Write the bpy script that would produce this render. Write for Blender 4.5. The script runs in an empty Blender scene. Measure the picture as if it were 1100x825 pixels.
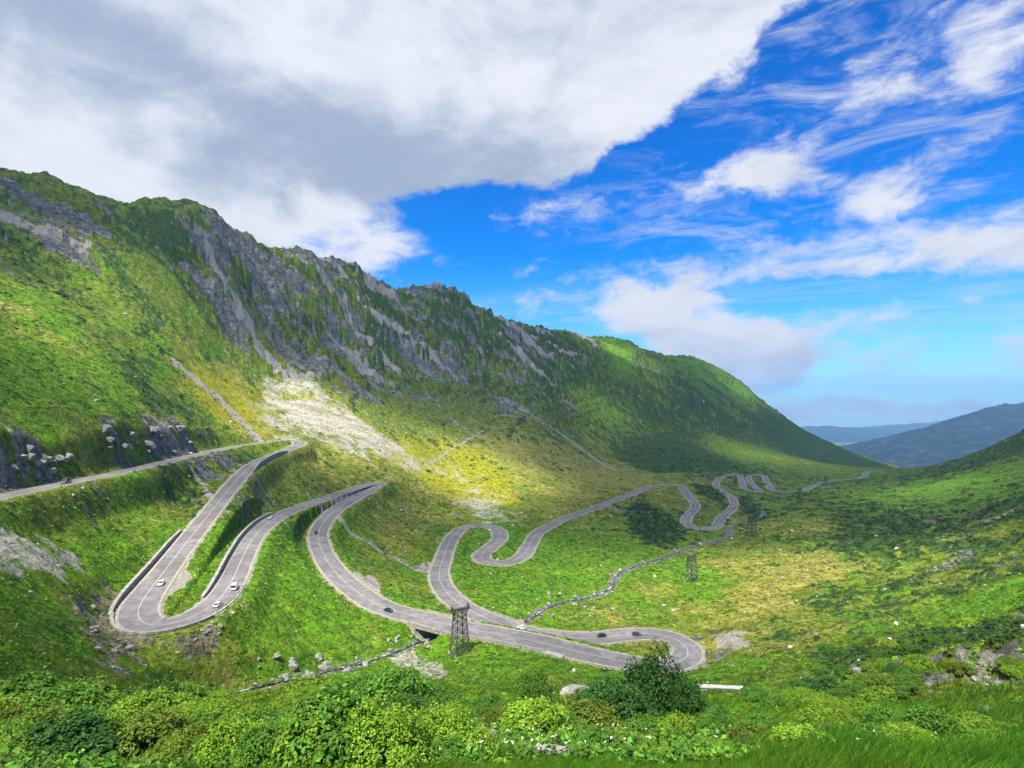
import bpy, math, random
import numpy as np

random.seed(7)
rng = np.random.default_rng(7)
D = bpy.data
scene = bpy.context.scene
COL = scene.collection

HAZE_DENSITY = 9e-5
CLOUD_STOP = 0.58                          # how much of the light one skin of the unseen shading cloud stops
# ------------------------------------------------------------------ camera, sky, sun, exposure
HORIZON, FOC = 435.0, 600.0              # horizon row and focal length of the 1100 x 825 photograph
cam_d = D.cameras.new('camera')
cam_d.sensor_width = 36.0
cam_d.lens = 36.0 * FOC / 1100.0
cam_d.shift_y = (HORIZON - 412.5) / 1100.0
cam_d.clip_start, cam_d.clip_end = 0.1, 90000.0
cam = D.objects.new('camera', cam_d)
cam.location = (0, 0, 0)
cam.rotation_euler = (math.radians(90), 0, 0)
COL.objects.link(cam)
scene.camera = cam

SUN_DIR = np.array([-0.20, -0.45, 0.86]); SUN_DIR = SUN_DIR / np.linalg.norm(SUN_DIR)   # towards the sun
SUN_EL = math.asin(SUN_DIR[2])
SUN_AZ = math.atan2(SUN_DIR[0], SUN_DIR[1])
sun_d = D.lights.new('sun', 'SUN')
sun_d.energy = 5.0
sun_d.angle = math.radians(0.8)
sun_d.color = (1.0, 0.93, 0.80)
sun = D.objects.new('sun', sun_d)
from mathutils import Vector
sun.rotation_euler = Vector((-SUN_DIR[0], -SUN_DIR[1], -SUN_DIR[2])).to_track_quat('-Z', 'Y').to_euler()
COL.objects.link(sun)

scene.view_settings.view_transform = 'Standard'
scene.view_settings.look = 'None'
scene.view_settings.exposure = 1.0
scene.view_settings.gamma = 1.0
scene.cycles.use_denoising = True
scene.cycles.max_bounces = 5
scene.cycles.diffuse_bounces = 2
scene.cycles.glossy_bounces = 2
scene.cycles.transmission_bounces = 2
scene.cycles.volume_bounces = 0
scene.cycles.transparent_max_bounces = 8
scene.cycles.use_adaptive_sampling = True
scene.cycles.adaptive_threshold = 0.02


class NT:
    """small node-tree writer"""
    def __init__(self, tree):
        self.t = tree
        tree.nodes.clear()

    def n(self, kind, **kw):
        node = self.t.nodes.new(kind)
        ins = kw.pop('ins', {})
        for k, v in kw.items():
            setattr(node, k, v)
        for k, v in ins.items():
            self.set(node.inputs[k], v)
        return node

    def set(self, sock, v):
        if isinstance(v, bpy.types.NodeSocket):
            self.t.links.new(v, sock)
        elif isinstance(v, bpy.types.Node):
            self.t.links.new(v.outputs[0], sock)
        else:
            if isinstance(v, (tuple, list)) and len(v) == 3 and sock.type == 'RGBA':
                v = (*v, 1.0)
            sock.default_value = v

    def m(self, op, a, b=None, c=None, clamp=False):
        node = self.t.nodes.new('ShaderNodeMath')
        node.operation = op
        node.use_clamp = clamp
        self.set(node.inputs[0], a)
        if b is not None: self.set(node.inputs[1], b)
        if c is not None: self.set(node.inputs[2], c)
        return node.outputs[0]

    def smooth(self, x, lo, hi, a=0.0, b=1.0):
        node = self.t.nodes.new('ShaderNodeMapRange')
        node.interpolation_type = 'SMOOTHSTEP'
        self.set(node.inputs['Value'], x)
        for nm, v in (('From Min', lo), ('From Max', hi), ('To Min', a), ('To Max', b)):
            self.set(node.inputs[nm], v)
        return node.outputs['Result']

    def mix(self, f, a, b, blend='MIX'):
        node = self.t.nodes.new('ShaderNodeMix')
        node.data_type = 'RGBA'
        node.blend_type = blend
        self.set(node.inputs[0], f)
        self.set(node.inputs[6], a)
        self.set(node.inputs[7], b)
        return node.outputs[2]

    def noise(self, vec, scale, detail=4.0, rough=0.5, dist=0.0, dim='3D', lac=2.0):
        node = self.t.nodes.new('ShaderNodeTexNoise')
        node.noise_dimensions = dim
        if vec is not None: self.set(node.inputs['Vector'], vec)
        self.set(node.inputs['Scale'], scale)
        self.set(node.inputs['Detail'], detail)
        self.set(node.inputs['Roughness'], rough)
        self.set(node.inputs['Lacunarity'], lac)
        self.set(node.inputs['Distortion'], dist)
        return node.outputs['Fac']

    def ramp(self, f, stops):
        node = self.t.nodes.new('ShaderNodeValToRGB')
        self.set(node.inputs[0], f)
        el = node.color_ramp.elements
        while len(el) < len(stops): el.new(0.5)
        for e, (p, c) in zip(el, stops):
            e.position = p
            e.color = (*c, 1.0)
        return node.outputs[0]


def az_el(px, py):
    """photo pixel -> azimuth and elevation of that direction"""
    a, b = (px - 550.0) / FOC, (HORIZON - py) / FOC
    return math.atan2(a, 1.0), math.atan2(b, math.hypot(a, 1.0))


world = D.worlds.new('World')
scene.world = world
world.use_nodes = True
w = NT(world.node_tree)
sky = w.n('ShaderNodeTexSky', sky_type='NISHITA', sun_disc=False, sun_elevation=SUN_EL, sun_rotation=SUN_AZ,
          altitude=2000.0, air_density=1.0, dust_density=0.6, ozone_density=2.0)
tc = w.n('ShaderNodeTexCoord')
sep = w.n('ShaderNodeSeparateXYZ', ins={0: tc.outputs['Generated']})
AZ = w.m('ARCTAN2', sep.outputs[0], sep.outputs[1])
EL = w.m('ARCSINE', sep.outputs[2])
flat = w.n('ShaderNodeCombineXYZ', ins={0: AZ, 1: EL})
# warped coordinates for ragged cloud outlines
wn = w.n('ShaderNodeTexNoise', ins={'Vector': flat.outputs[0], 'Scale': 3.2, 'Detail': 6.0, 'Roughness': 0.6})
wv = w.n('ShaderNodeVectorMath', operation='MULTIPLY_ADD', ins={0: wn.outputs['Color'], 1: (0.22, 0.16, 0.0), 2: flat.outputs[0]})
wsep = w.n('ShaderNodeSeparateXYZ', ins={0: wv.outputs[0]})
WX = w.m('SUBTRACT', wsep.outputs[0], 0.11)
WY = w.m('SUBTRACT', wsep.outputs[1], 0.08)


def blob(px, py, rx, ry, rot=0.0, k=1.0, pw=1.0):
    """soft elliptical patch of sky centred on the direction seen at (px, py); radii in photo pixels"""
    a0, e0 = az_el(px, py)
    sc = math.cos(a0)
    rx, ry = rx / FOC * sc * sc, ry / FOC * sc
    c, s = math.cos(math.radians(rot)), math.sin(math.radians(rot))
    dx, dy = w.m('SUBTRACT', WX, a0), w.m('SUBTRACT', WY, e0)
    u = w.m('ADD', w.m('MULTIPLY', dx, c / rx), w.m('MULTIPLY', dy, s / rx))
    v = w.m('ADD', w.m('MULTIPLY', dx, -s / ry), w.m('MULTIPLY', dy, c / ry))
    q = w.m('ADD', w.m('MULTIPLY', u, u), w.m('MULTIPLY', v, v))
    return w.m('MULTIPLY', w.smooth(q, 0.0, 1.6, 1.0, 0.0), k)


def total(parts):
    o = parts[0]
    for p in parts[1:]: o = w.m('ADD', o, p)
    return o


cover = total([
    blob(120, 60, 420, 150, 0, 1.3), blob(430, 50, 270, 115, -4, 1.2), blob(90, 190, 260, 90, -14, 1.0),
    blob(410, 165, 230, 48, 3, 0.85), blob(350, 240, 120, 40, -18, 0.85), blob(690, 60, 170, 70, 20, 0.72), blob(620, 150, 90, 34, 30, .5), blob(760, 40, 120, 40, 30, .35),
    blob(570, 120, 110, 40, 14, 0.35), blob(-300, 200, 500, 300, 0, 1.0),
    blob(900, 115, 180, 45, 28, 0.36), blob(1010, 160, 150, 50, 28, 0.40), blob(810, 200, 90, 24, -5, 0.46), blob(960, 195, 90, 24, 25, .25), blob(690, 215, 120, 30, 5, .3), blob(580, 240, 90, 26, 10, .3),
    blob(850, 285, 330, 28, 4, 0.62), blob(1030, 272, 120, 26, 6, 0.4), blob(640, 285, 140, 14, 3, 0.35),
    blob(760, 365, 120, 46, -22, 0.95), blob(900, 345, 170, 16, 6, 0.45), blob(1000, 372, 330, 30, 0, 0.45), blob(600, 320, 220, 14, 3, .25),
    blob(950, 446, 180, 12, 2, 0.65), blob(540, 235, 60, 16, 0, 0.3), blob(1090, 40, 60, 40, 0, 0.5),
    blob(200, -300, 900, 260, 0, 1.0), blob(900, -250, 500, 160, 20, 0.5),
])
cut = total([blob(700, 140, 60, 34, 30, 0.7), blob(600, 215, 150, 28, 8, 0.28), blob(770, 70, 46, 26, 40, .35), blob(655, 110, 30, 22, 60, .3), blob(820, 30, 30, 24, 20, .3), blob(860, 60, 60, 60, 25, 0.40), blob(445, 215, 60, 20, -30, 0.25), blob(215, 100, 20, 14, 0, 0.30)])
cover = w.m('SUBTRACT', cover, cut)
# stretched detail noise
st = w.n('ShaderNodeMapping', ins={0: flat.outputs[0], 2: (0, 0, math.radians(-18)), 3: (1.0, 2.1, 1.0)})
n1 = w.noise(st.outputs[0], 3.4, 11.0, 0.62, 0.35)
up_ = w.n('ShaderNodeVectorMath', operation='ADD', ins={0: st.outputs[0], 1: (-0.010, 0.045, 0.0)})
n1u = w.noise(up_.outputs[0], 3.4, 11.0, 0.62, 0.35)
n2 = w.noise(st.outputs[0], 11.0, 9.0, 0.68, 0.5)
dens = w.m('ADD', cover, w.m('MULTIPLY', w.m('SUBTRACT', n1, 0.5), 1.9))
dens = w.m('ADD', dens, w.m('MULTIPLY', w.m('SUBTRACT', n2, 0.5), 1.6))
alpha = w.smooth(dens, 0.16, 0.90)
# high thin streaks on the right and level bands near the horizon
ci_m = w.n('ShaderNodeMapping', ins={0: flat.outputs[0], 2: (0, 0, math.radians(-24)), 3: (2.2, 9.0, 1.0)})
ci = w.noise(ci_m.outputs[0], 2.1, 10.0, 0.66, 0.9)
ci_a = w.m('MULTIPLY', w.smooth(ci, 0.46, 0.74), w.m('MULTIPLY', w.smooth(AZ, -0.05, 0.35), w.smooth(EL, 0.10, 0.25)))
ba_m = w.n('ShaderNodeMapping', ins={0: flat.outputs[0], 3: (1.6, 17.0, 1.0)})
ba = w.noise(ba_m.outputs[0], 2.3, 9.0, 0.6, 0.5)
ba_a = w.m('MULTIPLY', w.smooth(ba, 0.44, 0.70), w.smooth(EL, 0.24, 0.10))
thin = w.m('MAXIMUM', w.m('MULTIPLY', ci_a, 0.62), w.m('MULTIPLY', ba_a, 0.6))
alpha = w.m('MAXIMUM', alpha, thin)
# grey undersides: where the cloud is thick and low in the bank
grey = total([blob(260, 150, 330, 60, -8, 0.75), blob(430, 185, 230, 52, 4, 1.0), blob(70, 45, 170, 50, 0, 0.75),
              blob(250, 90, 230, 40, -10, 0.35), blob(450, 150, 160, 50, 0, 0.5), blob(870, 395, 50, 34, 40, 0.55), blob(200, -300, 900, 220, 0, 0.6)])
white = total([blob(190, 135, 50, 34, -35, 0.55), blob(350, 250, 110, 34, -20, 0.9), blob(80, 190, 190, 44, -16, 0.6), blob(380, 60, 140, 70, 0, 0.4)])
n3 = w.noise(st.outputs[0], 4.2, 10.0, 0.62, 0.9)
shade = w.m('ADD', w.m('SUBTRACT', grey, white), w.m('MULTIPLY', w.m('SUBTRACT', n3, 0.47), 3.2))
shade = w.m('ADD', shade, w.m('MULTIPLY', w.m('SUBTRACT', n1u, n1), 3.2))
shade = w.m('ADD', shade, w.m('MULTIPLY', w.m('SUBTRACT', n2, 0.5), 0.8))
shade = w.smooth(shade, -0.55, 2.1)
CLOUD_LIT, CLOUD_DARK = (4.5, 4.65, 5.0), (2.0, 2.45, 3.25)
ccol = w.mix(shade, CLOUD_LIT, CLOUD_DARK)
hs = w.n('ShaderNodeHueSaturation', ins={'Hue': 0.505, 'Saturation': 1.55, 'Value': 1.0, 'Color': sky.outputs[0]})
deep = w.mix(w.smooth(EL, 0.0, 0.5), (0.8, 1.25, 1.25), (0.20, 0.98, 1.25))
skyc = w.mix(1.0, hs.outputs[0], deep, 'MULTIPLY')
veil = w.smooth(EL, 0.0, 0.30, 0.45, 0.0)
skyc = w.mix(veil, skyc, (1.5, 3.6, 5.6))
final = w.mix(alpha, skyc, ccol)
bg = w.n('ShaderNodeBackground', ins={'Color': final, 'Strength': 0.10})
w.n('ShaderNodeOutputWorld', ins={'Surface': bg.outputs[0]})
world.cycles.sampling_method = 'MANUAL'
world.cycles.sample_map_resolution = 512

# ------------------------------------------------------------------ numeric noise
def _hash(ix, iy, seed):
    h = (ix.astype(np.int64) * 374761393 + iy.astype(np.int64) * 668265263 + seed * 974634777) & 0xFFFFFFFF
    h = ((h ^ (h >> 13)) * 1274126177) & 0xFFFFFFFF
    return (h ^ (h >> 16)) & 0xFFFFFFFF


def perlin(x, y, seed=0):
    xi, yi = np.floor(x), np.floor(y)
    xf, yf = x - xi, y - yi
    u, v = xf * xf * xf * (xf * (xf * 6 - 15) + 10), yf * yf * yf * (yf * (yf * 6 - 15) + 10)
    def g(ix, iy, dx, dy):
        a = _hash(ix, iy, seed) * (2 * math.pi / 4294967296.0)
        return np.cos(a) * dx + np.sin(a) * dy
    a = g(xi, yi, xf, yf); b = g(xi + 1, yi, xf - 1, yf)
    c = g(xi, yi + 1, xf, yf - 1); d = g(xi + 1, yi + 1, xf - 1, yf - 1)
    return 1.5 * ((a + u * (b - a)) * (1 - v) + (c + u * (d - c)) * v)


def fbm(x, y, o=4, seed=0, gain=0.5):
    s, a = 0.0, 1.0
    for i in range(o):
        s = s + a * perlin(x, y, seed + i * 17)
        x, y, a = x * 2.03 + 13.1, y * 2.03 - 7.7, a * gain
    return s


def ridged(x, y, o=4, seed=0, gain=0.5):
    s, a = 0.0, 1.0
    for i in range(o):
        s = s + a * (1.0 - 2.0 * np.abs(perlin(x, y, seed + i * 17)))
        x, y, a = x * 2.03 + 5.1, y * 2.03 + 3.7, a * gain
    return s


def sstep(x, lo, hi):
    t = np.clip((x - lo) / (hi - lo), 0, 1)
    return t * t * (3 - 2 * t)


# ------------------------------------------------------------------ the lie of the land: surveyed points (bearing row/column, distance)
def at(px, py, Y):
    return ((px - 550.0) / FOC * Y, Y, -(py - HORIZON) / FOC * Y)


# the road from the upper terrace down the valley: column, row, distance, carriageway width
ROAD = [(-60, 546, 128, 6), (10, 531, 150, 6), (70, 519, 180, 6), (130, 507, 216, 6), (200, 491, 280, 6.5), (250, 480, 345, 7), (290, 474.5, 395, 7.5),
        (312, 472, 419, 8), (322, 475.5, 411, 7.7), (308, 483, 376, 6.9), (286, 492, 337, 6.9), (268, 502, 302, 6.9), (246, 525, 256, 6.9), (222, 556, 220, 6.9), (200, 583, 192, 6.9),
        (181, 608, 172, 6.9), (163, 632, 155, 7.7), (149, 652, 141, 8.2), (150, 667, 134, 8.2), (166, 673, 131, 7.7), (190, 669, 134, 7.3), (216, 659, 141, 6.9), (236, 643, 151, 6.9),
        (250, 622, 168, 6.9), (261, 598, 193, 6.9), (275, 574, 226, 6.9), (298, 555, 262, 8), (330, 542, 300, 8), (365, 530, 345, 8), (394, 521, 392, 8), (407, 518, 406, 9.5),
        (398, 526, 378, 8), (374, 539, 330, 8), (352, 555, 291, 8), (342, 573, 270, 8), (347, 594, 245, 8), (362, 616, 224, 9), (385, 637, 209, 9), (412, 652, 199, 10),
        (450, 664, 194, 10), (500, 675, 187, 10.5), (545, 683, 182, 10.5), (585, 691, 177, 10.5), (620, 699, 172, 10), (660, 708, 168, 9), (700, 715, 166, 8.5), (722, 715, 168, 8), (737, 707, 172, 8.5), (738, 695, 180, 8.5),
        (724, 686, 187, 8.5), (705, 680, 191, 9), (675, 681, 191.5, 9), (640, 685, 190, 9.5), (600, 685, 192.5, 10), (560, 678, 198, 10), (530, 667, 207, 9.5), (502, 654, 220, 9), (482, 639, 237, 9), (472, 621, 258, 8.5),
        (476, 600, 293, 8), (485, 579, 340, 8), (497, 567.5, 372, 8), (516, 564, 384, 8), (533, 568, 374, 9), (537, 577, 354, 9), (527, 588, 333, 9), (517, 596, 317, 9.5), (521, 603, 306, 9), (541, 605, 303, 8.5),
        (560, 598, 318, 8.5), (569, 585, 346, 8), (578, 572, 379, 8), (602, 559, 424, 8), (640, 545, 486, 8), (680, 530, 575, 8), (706, 521, 645, 5.5), (726, 521, 650, 5.5), (739, 532, 585, 7), (747, 544, 522, 7),
        (738, 555, 475, 7), (738, 563, 448, 7), (752, 568, 436, 7), (766, 567, 443, 7), (775, 556, 486, 7), (788, 544, 545, 7), (785, 533, 608, 5.5), (772, 525, 660, 5.5), (769, 519, 705, 5.5), (777, 512, 775, 5.5),
        (792, 509, 815, 5.5), (797, 517, 745, 5.5), (802, 526, 678, 5.5), (815, 529, 662, 5.5), (808, 520, 730, 5.5), (806, 511, 815, 5.5), (818, 510, 830, 5.5), (824, 518, 765, 5.5), (834, 528, 690, 5.5), (858, 527.5, 705, 5.5), (876, 521, 770, 5.5), (890, 517, 830, 5.5), (925, 513, 905, 5.5), (932, 507, 1010, 5.5), (948, 505, 1080, 5.5)]

STREAM = [(205, 752, 115, 5), (250, 741, 124, 5), (290, 731, 133, 5), (330, 723, 142, 4.5), (370, 714, 152, 4.5), (400, 706, 161, 4), (430, 696, 173, 4), (452, 686, 184, 4), (490, 680, 196, 4),
          (535, 674, 206, 5), (565, 665, 214, 6), (580, 655, 224, 6), (600, 646, 236, 6), (640, 638, 252, 6), (656, 630, 264, 6), (664, 615, 290, 6), (690, 604, 316, 6), (715, 597, 338, 6), (740, 587, 367, 6),
          (768, 580, 396, 6), (784, 573, 425, 6), (782, 566, 445, 5), (795, 560, 475, 5), (815, 556, 500, 5), (820, 548, 540, 5)]

SURVEY = [
    # ridge line
    (-160, 150, 430), (-60, 165, 450), (10, 184, 490), (60, 197, 520), (118, 224, 560), (160, 214, 585), (205, 212, 620), (250, 243, 660), (290, 264, 700), (330, 264, 745),
    (380, 287, 820), (438, 311, 920), (465, 305, 980), (500, 318, 1040), (550, 346, 1170), (600, 357, 1320), (622, 364, 1400), (650, 362, 1500), (700, 380, 1680), (740, 382, 1800),
    (790, 407, 1880), (830, 441, 1930), (870, 466, 1980), (920, 491, 2100),
    # faces of the ridge
    (10, 300, 330), (10, 250, 400), (90, 300, 400), (150, 300, 450), (230, 320, 540), (300, 340, 630), (380, 360, 720), (450, 400, 760), (520, 420, 830), (600, 420, 980), (650, 430, 1080),
    (700, 440, 1200), (760, 440, 1400), (820, 460, 1600), (860, 480, 1600),
    (10, 360, 265), (100, 360, 320), (100, 400, 280), (10, 400, 230), (10, 440, 190), (10, 480, 162), (100, 440, 240), (100, 480, 207), (190, 440, 330), (200, 400, 400), (200, 478, 288), (160, 482, 240),
    (60, 500, 172), (250, 440, 420), (280, 420, 510), (320, 440, 500), (350, 415, 580), (400, 440, 600), (400, 470, 500), (450, 480, 540), (470, 500, 530), (540, 470, 680), (560, 450, 760), (600, 500, 660), (560, 500, 600),
    (520, 530, 470), (540, 545, 440), (600, 530, 520), (650, 480, 900), (650, 510, 680), (700, 490, 900), (740, 500, 880), (780, 482, 1150), (840, 492, 1150), (900, 500, 1150), (440, 545, 400), (430, 590, 300), (430, 630, 235),
    (340, 500, 400), (300, 520, 318), (280, 540, 275), (230, 600, 184), (310, 620, 190), (310, 660, 165), (300, 700, 143), (230, 700, 130),
    # left bank below the upper road
    (50, 550, 156), (120, 540, 196), (180, 530, 240), (50, 590, 138), (110, 590, 164), (10, 620, 112), (80, 640, 130), (10, 680, 84), (80, 690, 108), (120, 720, 106), (40, 730, 72), (100, 745, 75), (10, 760, 36), (-80, 600, 100), (-80, 700, 50),
    (160, 700, 122), (190, 735, 113),
    # valley floor
    (600, 620, 285), (620, 590, 340), (660, 560, 430), (700, 560, 455), (620, 660, 228), (700, 650, 235), (740, 630, 262), (780, 640, 240), (800, 600, 320), (840, 600, 310), (850, 560, 440), (900, 560, 420), (870, 540, 570), (930, 525, 700),
    (970, 506, 1050), (940, 503, 1250), (720, 668, 212), (780, 670, 200), (820, 660, 203),
    # right-hand slope
    (900, 620, 250), (960, 600, 275), (1000, 560, 380), (940, 545, 540), (1010, 520, 620), (1090, 540, 330), (1090, 600, 215), (1090, 500, 600), (1030, 500, 800), (1000, 503, 900), (1060, 484, 850), (1100, 467, 900), (1160, 440, 900), (1200, 500, 420), (1200, 600, 170),
    (1000, 610, 240), (1000, 650, 175), (1090, 650, 120), (900, 660, 195), (860, 690, 168), (930, 690, 132), (1000, 700, 85), (1090, 700, 64), (1000, 750, 44), (1090, 750, 34), (920, 740, 66), (800, 742, 104), (860, 720, 110), (1090, 800, 17), (1000, 800, 17.5), (1200, 750, 22),
    (900, 800, 17), (900, 770, 30),
    # the near brow
    (800, 822, 13), (550, 822, 13), (300, 822, 13), (60, 822, 13), (550, 790, 19), (300, 790, 21), (700, 790, 22), (550, 768, 36), (300, 768, 40), (420, 752, 70), (550, 749, 92), (700, 760, 62), (760, 752, 84), (640, 748, 95),
    (150, 775, 34), (130, 757, 62), (480, 740, 118), (250, 756, 90), (600, 736, 122), (700, 738, 126), (470, 712, 166), (560, 712, 160), (640, 722, 150), (760, 728, 140),
    (420, 722, 146), (330, 742, 122),
]
# places out of the picture: x, y, z
EXTRA = [(math.sin(a) * r, math.cos(a) * r, -1.7 - 0.5 * math.cos(a) * r * 0.97) for r in (1.0, 3.0, 7.0) for a in np.radians((-150, -110, -70, -35, 0, 35, 70, 110, 150))]
EXTRA += [(-160, -60, 40), (-300, 60, 70), (-80, -200, 110), (80, -200, 110), (200, -60, 60), (220, 60, 20), (600, 300, 60), (900, 500, 90), (-60, 20, -3), (60, 20, -6), (-500, 250, 210), (-700, 100, 300), (500, -200, 250), (-500, -300, 300)]


def u_v(x, y):
    return np.arctan2(x, y), 0.5 * np.log(x * x + y * y)


pts = [at(*p) for p in SURVEY] + [at(*p[:3]) for p in ROAD] + [at(*p[:3]) for p in STREAM] + EXTRA
# the far side of the ridge falls away
for p in SURVEY[:24]:
    x, y, z = at(*p)
    for k, dz in ((1.10, 40), (1.3, 130), (1.7, 300)):
        pts.append((x * k - 20, y * k, z - dz))
for a in np.radians((-80, -55, -30, -10, 5, 20, 30, 40, 55, 80)):
    pts.append((math.sin(a) * 4500, math.cos(a) * 4500, -520))
    if a > 0.45: pts.append((math.sin(a) * 1700, math.cos(a) * 1700, -160))
for a in np.radians((-140, 140)):
    pts.append((math.sin(a) * 3000, math.cos(a) * 3000, 200))
P = np.array(pts, float)
pu, pv = u_v(P[:, 0], P[:, 1])
pr = np.exp(pv)
val = (P[:, 2] + 1.7) / pr
def tps(d2):
    return 0.5 * d2 * np.log(d2 + 1e-12)
n = len(P)
US, VS = 1.6, 1.0
Kmat = tps(((pu[:, None] - pu[None]) * US) ** 2 + ((pv[:, None] - pv[None]) * VS) ** 2)
A = np.zeros((n + 3, n + 3))
A[:n, :n] = Kmat + np.eye(n) * 6e-4
A[:n, n] = 1; A[:n, n + 1] = pu; A[:n, n + 2] = pv
A[n:, :n] = A[:n, n:].T
sol = np.linalg.solve(A, np.concatenate([val, [0, 0, 0]]))


def slope_field(u, v):
    out = np.empty(u.size)
    uf, vf = u.ravel(), v.ravel()
    for i in range(0, uf.size, 20000):
        uu, vv = uf[i:i + 20000], vf[i:i + 20000]
        d2 = ((uu[:, None] - pu[None]) * US) ** 2 + ((vv[:, None] - pv[None]) * VS) ** 2
        out[i:i + 20000] = tps(d2) @ sol[:n] + sol[n] + sol[n + 1] * uu + sol[n + 2] * vv
    return out.reshape(u.shape)


# grid of the ground sheet: bearings x distances, finest where the land lies open to the valley
ang_in = np.radians(np.arange(-47, 47.001, 0.095))
st_, out_ = 0.0017, []
a_ = ang_in[-1]
while a_ < math.radians(150):
    st_ *= 1.06
    a_ += st_
    out_.append(a_)
out_ = np.array(out_)
UG = np.concatenate([-out_[::-1], ang_in, out_])
VG = np.concatenate([np.arange(math.log(0.8), math.log(9.0), 0.03), np.arange(math.log(9.0), math.log(2300.0), 0.0058), np.arange(math.log(2300.0), math.log(14000.0), 0.04)])
NU, NV = len(UG), len(VG)
# coarse evaluation of the smooth land, then linear refinement
uc = np.interp(np.linspace(0, NU - 1, NU // 5), np.arange(NU), UG)
vc = np.interp(np.linspace(0, NV - 1, NV // 4), np.arange(NV), VG)
SC = slope_field(*np.meshgrid(uc, vc))


def bilinear(grid, gu, gv, u, v):
    iu = np.clip(np.searchsorted(gu, u) - 1, 0, len(gu) - 2)
    iv = np.clip(np.searchsorted(gv, v) - 1, 0, len(gv) - 2)
    fu = np.clip((u - gu[iu]) / (gu[iu + 1] - gu[iu]), 0, 1)
    fv = np.clip((v - gv[iv]) / (gv[iv + 1] - gv[iv]), 0, 1)
    return (grid[iv, iu] * (1 - fu) + grid[iv, iu + 1] * fu) * (1 - fv) + (grid[iv + 1, iu] * (1 - fu) + grid[iv + 1, iu + 1] * fu) * fv


UU, VV = np.meshgrid(UG, VG)
SG = bilinear(SC, uc, vc, UU, VV)
RR = np.exp(VV)
GX, GY = RR * np.sin(UU), RR * np.cos(UU)
GZ = -1.7 + SG * RR
# far plain
farw = sstep(RR, 3000, 6000)
GZ = GZ * (1 - farw) + (-560 - RR * 0.008) * farw


def hit(px, py, base=None):
    """where the line of sight through a photo pixel meets the land: x, y, z"""
    a, b = (px - 550.0) / FOC, (HORIZON - py) / FOC
    u = math.atan2(a, 1.0)
    slope = b / math.hypot(a, 1.0)
    iu = min(max(np.searchsorted(UG, u) - 1, 0), NU - 2)
    f = (u - UG[iu]) / (UG[iu + 1] - UG[iu])
    z = GZ[:, iu] * (1 - f) + GZ[:, iu + 1] * f
    r = np.exp(VG)
    d = z - slope * r
    k = np.nonzero((d[1:] >= 0) & (d[:-1] < 0) & (r[1:] > 6))[0]
    if len(k) == 0:
        k = np.array([int(np.argmax(np.where((r > 6) & (r < 2500), z / r, -9))) - 1])
    k = k[0]
    t = 0.5 if d[k + 1] == d[k] else min(max(-d[k] / (d[k + 1] - d[k]), 0), 1)
    rr = r[k] + t * (r[k + 1] - r[k])
    return np.array([rr * math.sin(u), rr * math.cos(u), slope * rr])


def ground(x, y):
    u, v = u_v(np.asarray(x, float), np.asarray(y, float))
    return bilinear(GZ, UG, VG, u, v)

# ------------------------------------------------------------------ road and stream courses
def course(rows, step, sig):
    pts_ = np.array([[*at(*r[:3]), r[3]] for r in rows])
    out = []
    for i in range(len(pts_) - 1):
        p0, p1, p2, p3 = pts_[max(i - 1, 0)], pts_[i], pts_[i + 1], pts_[min(i + 2, len(pts_) - 1)]
        m = max(2, int(np.linalg.norm((p2 - p1)[:3]) / (step * 0.5)))
        # centripetal spacing keeps the bends round
        ta = max(np.linalg.norm((p1 - p0)[:2]), 1e-3) ** 0.5; tb = max(np.linalg.norm((p2 - p1)[:2]), 1e-3) ** 0.5; tc_ = max(np.linalg.norm((p3 - p2)[:2]), 1e-3) ** 0.5
        m1 = (p1 - p0) / ta - (p2 - p0) / (ta + tb) + (p2 - p1) / tb if i > 0 else (p2 - p1) / tb
        m2 = (p2 - p1) / tb - (p3 - p1) / (tb + tc_) + (p3 - p2) / tc_ if i < len(pts_) - 2 else (p2 - p1) / tb
        m1, m2 = m1 * tb, m2 * tb
        for k in range(m):
            t = k / m
            out.append((2 * t ** 3 - 3 * t ** 2 + 1) * p1 + (t ** 3 - 2 * t ** 2 + t) * m1 + (-2 * t ** 3 + 3 * t ** 2) * p2 + (t ** 3 - t ** 2) * m2)
    out.append(pts_[-1])
    out = np.array(out)
    s = np.concatenate([[0], np.cumsum(np.linalg.norm(np.diff(out[:, :2], axis=0), axis=1))])
    ss = np.arange(0, s[-1], step)
    res = np.stack([np.interp(ss, s, out[:, k]) for k in range(4)], 1)
    def gs(a, sg):
        h = int(sg * 3)
        kern = np.exp(-0.5 * (np.arange(-h, h + 1) / sg) ** 2); kern /= kern.sum()
        return np.convolve(np.concatenate([np.full(h, a[0]), a, np.full(h, a[-1])]), kern, 'valid')
    res[:, 2] = gs(res[:, 2], sig); res[:, 3] = gs(res[:, 3], 6)
    res[:, 0] = gs(res[:, 0], 1.6); res[:, 1] = gs(res[:, 1], 1.6)
    t = np.gradient(res[:, :2], axis=0)
    t /= np.linalg.norm(t, axis=1)[:, None] + 1e-9
    return res, t


RD, RT = course(ROAD, 1.5, 7)
ST, STT = course(STREAM, 1.5, 5)
RNx, RNy = RT[:, 1], -RT[:, 0]          # right-hand side of the direction of travel (downhill)


def road_index(px, py):
    """road sample seen nearest to a photo pixel"""
    X = 550 + RD[:, 0] / RD[:, 1] * FOC
    Yp = HORIZON - RD[:, 2] / RD[:, 1] * FOC
    return int(np.argmin((X - px) ** 2 + (Yp - py) ** 2))


def window(x, y, rad):
    r = math.hypot(x, y); u = math.atan2(x, y); du = rad / max(r, 1)
    return (np.searchsorted(UG, u - du), np.searchsorted(UG, u + du) + 1, np.searchsorted(VG, math.log(max(r - rad, 0.9))), np.searchsorted(VG, math.log(r + rad)) + 1)


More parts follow.
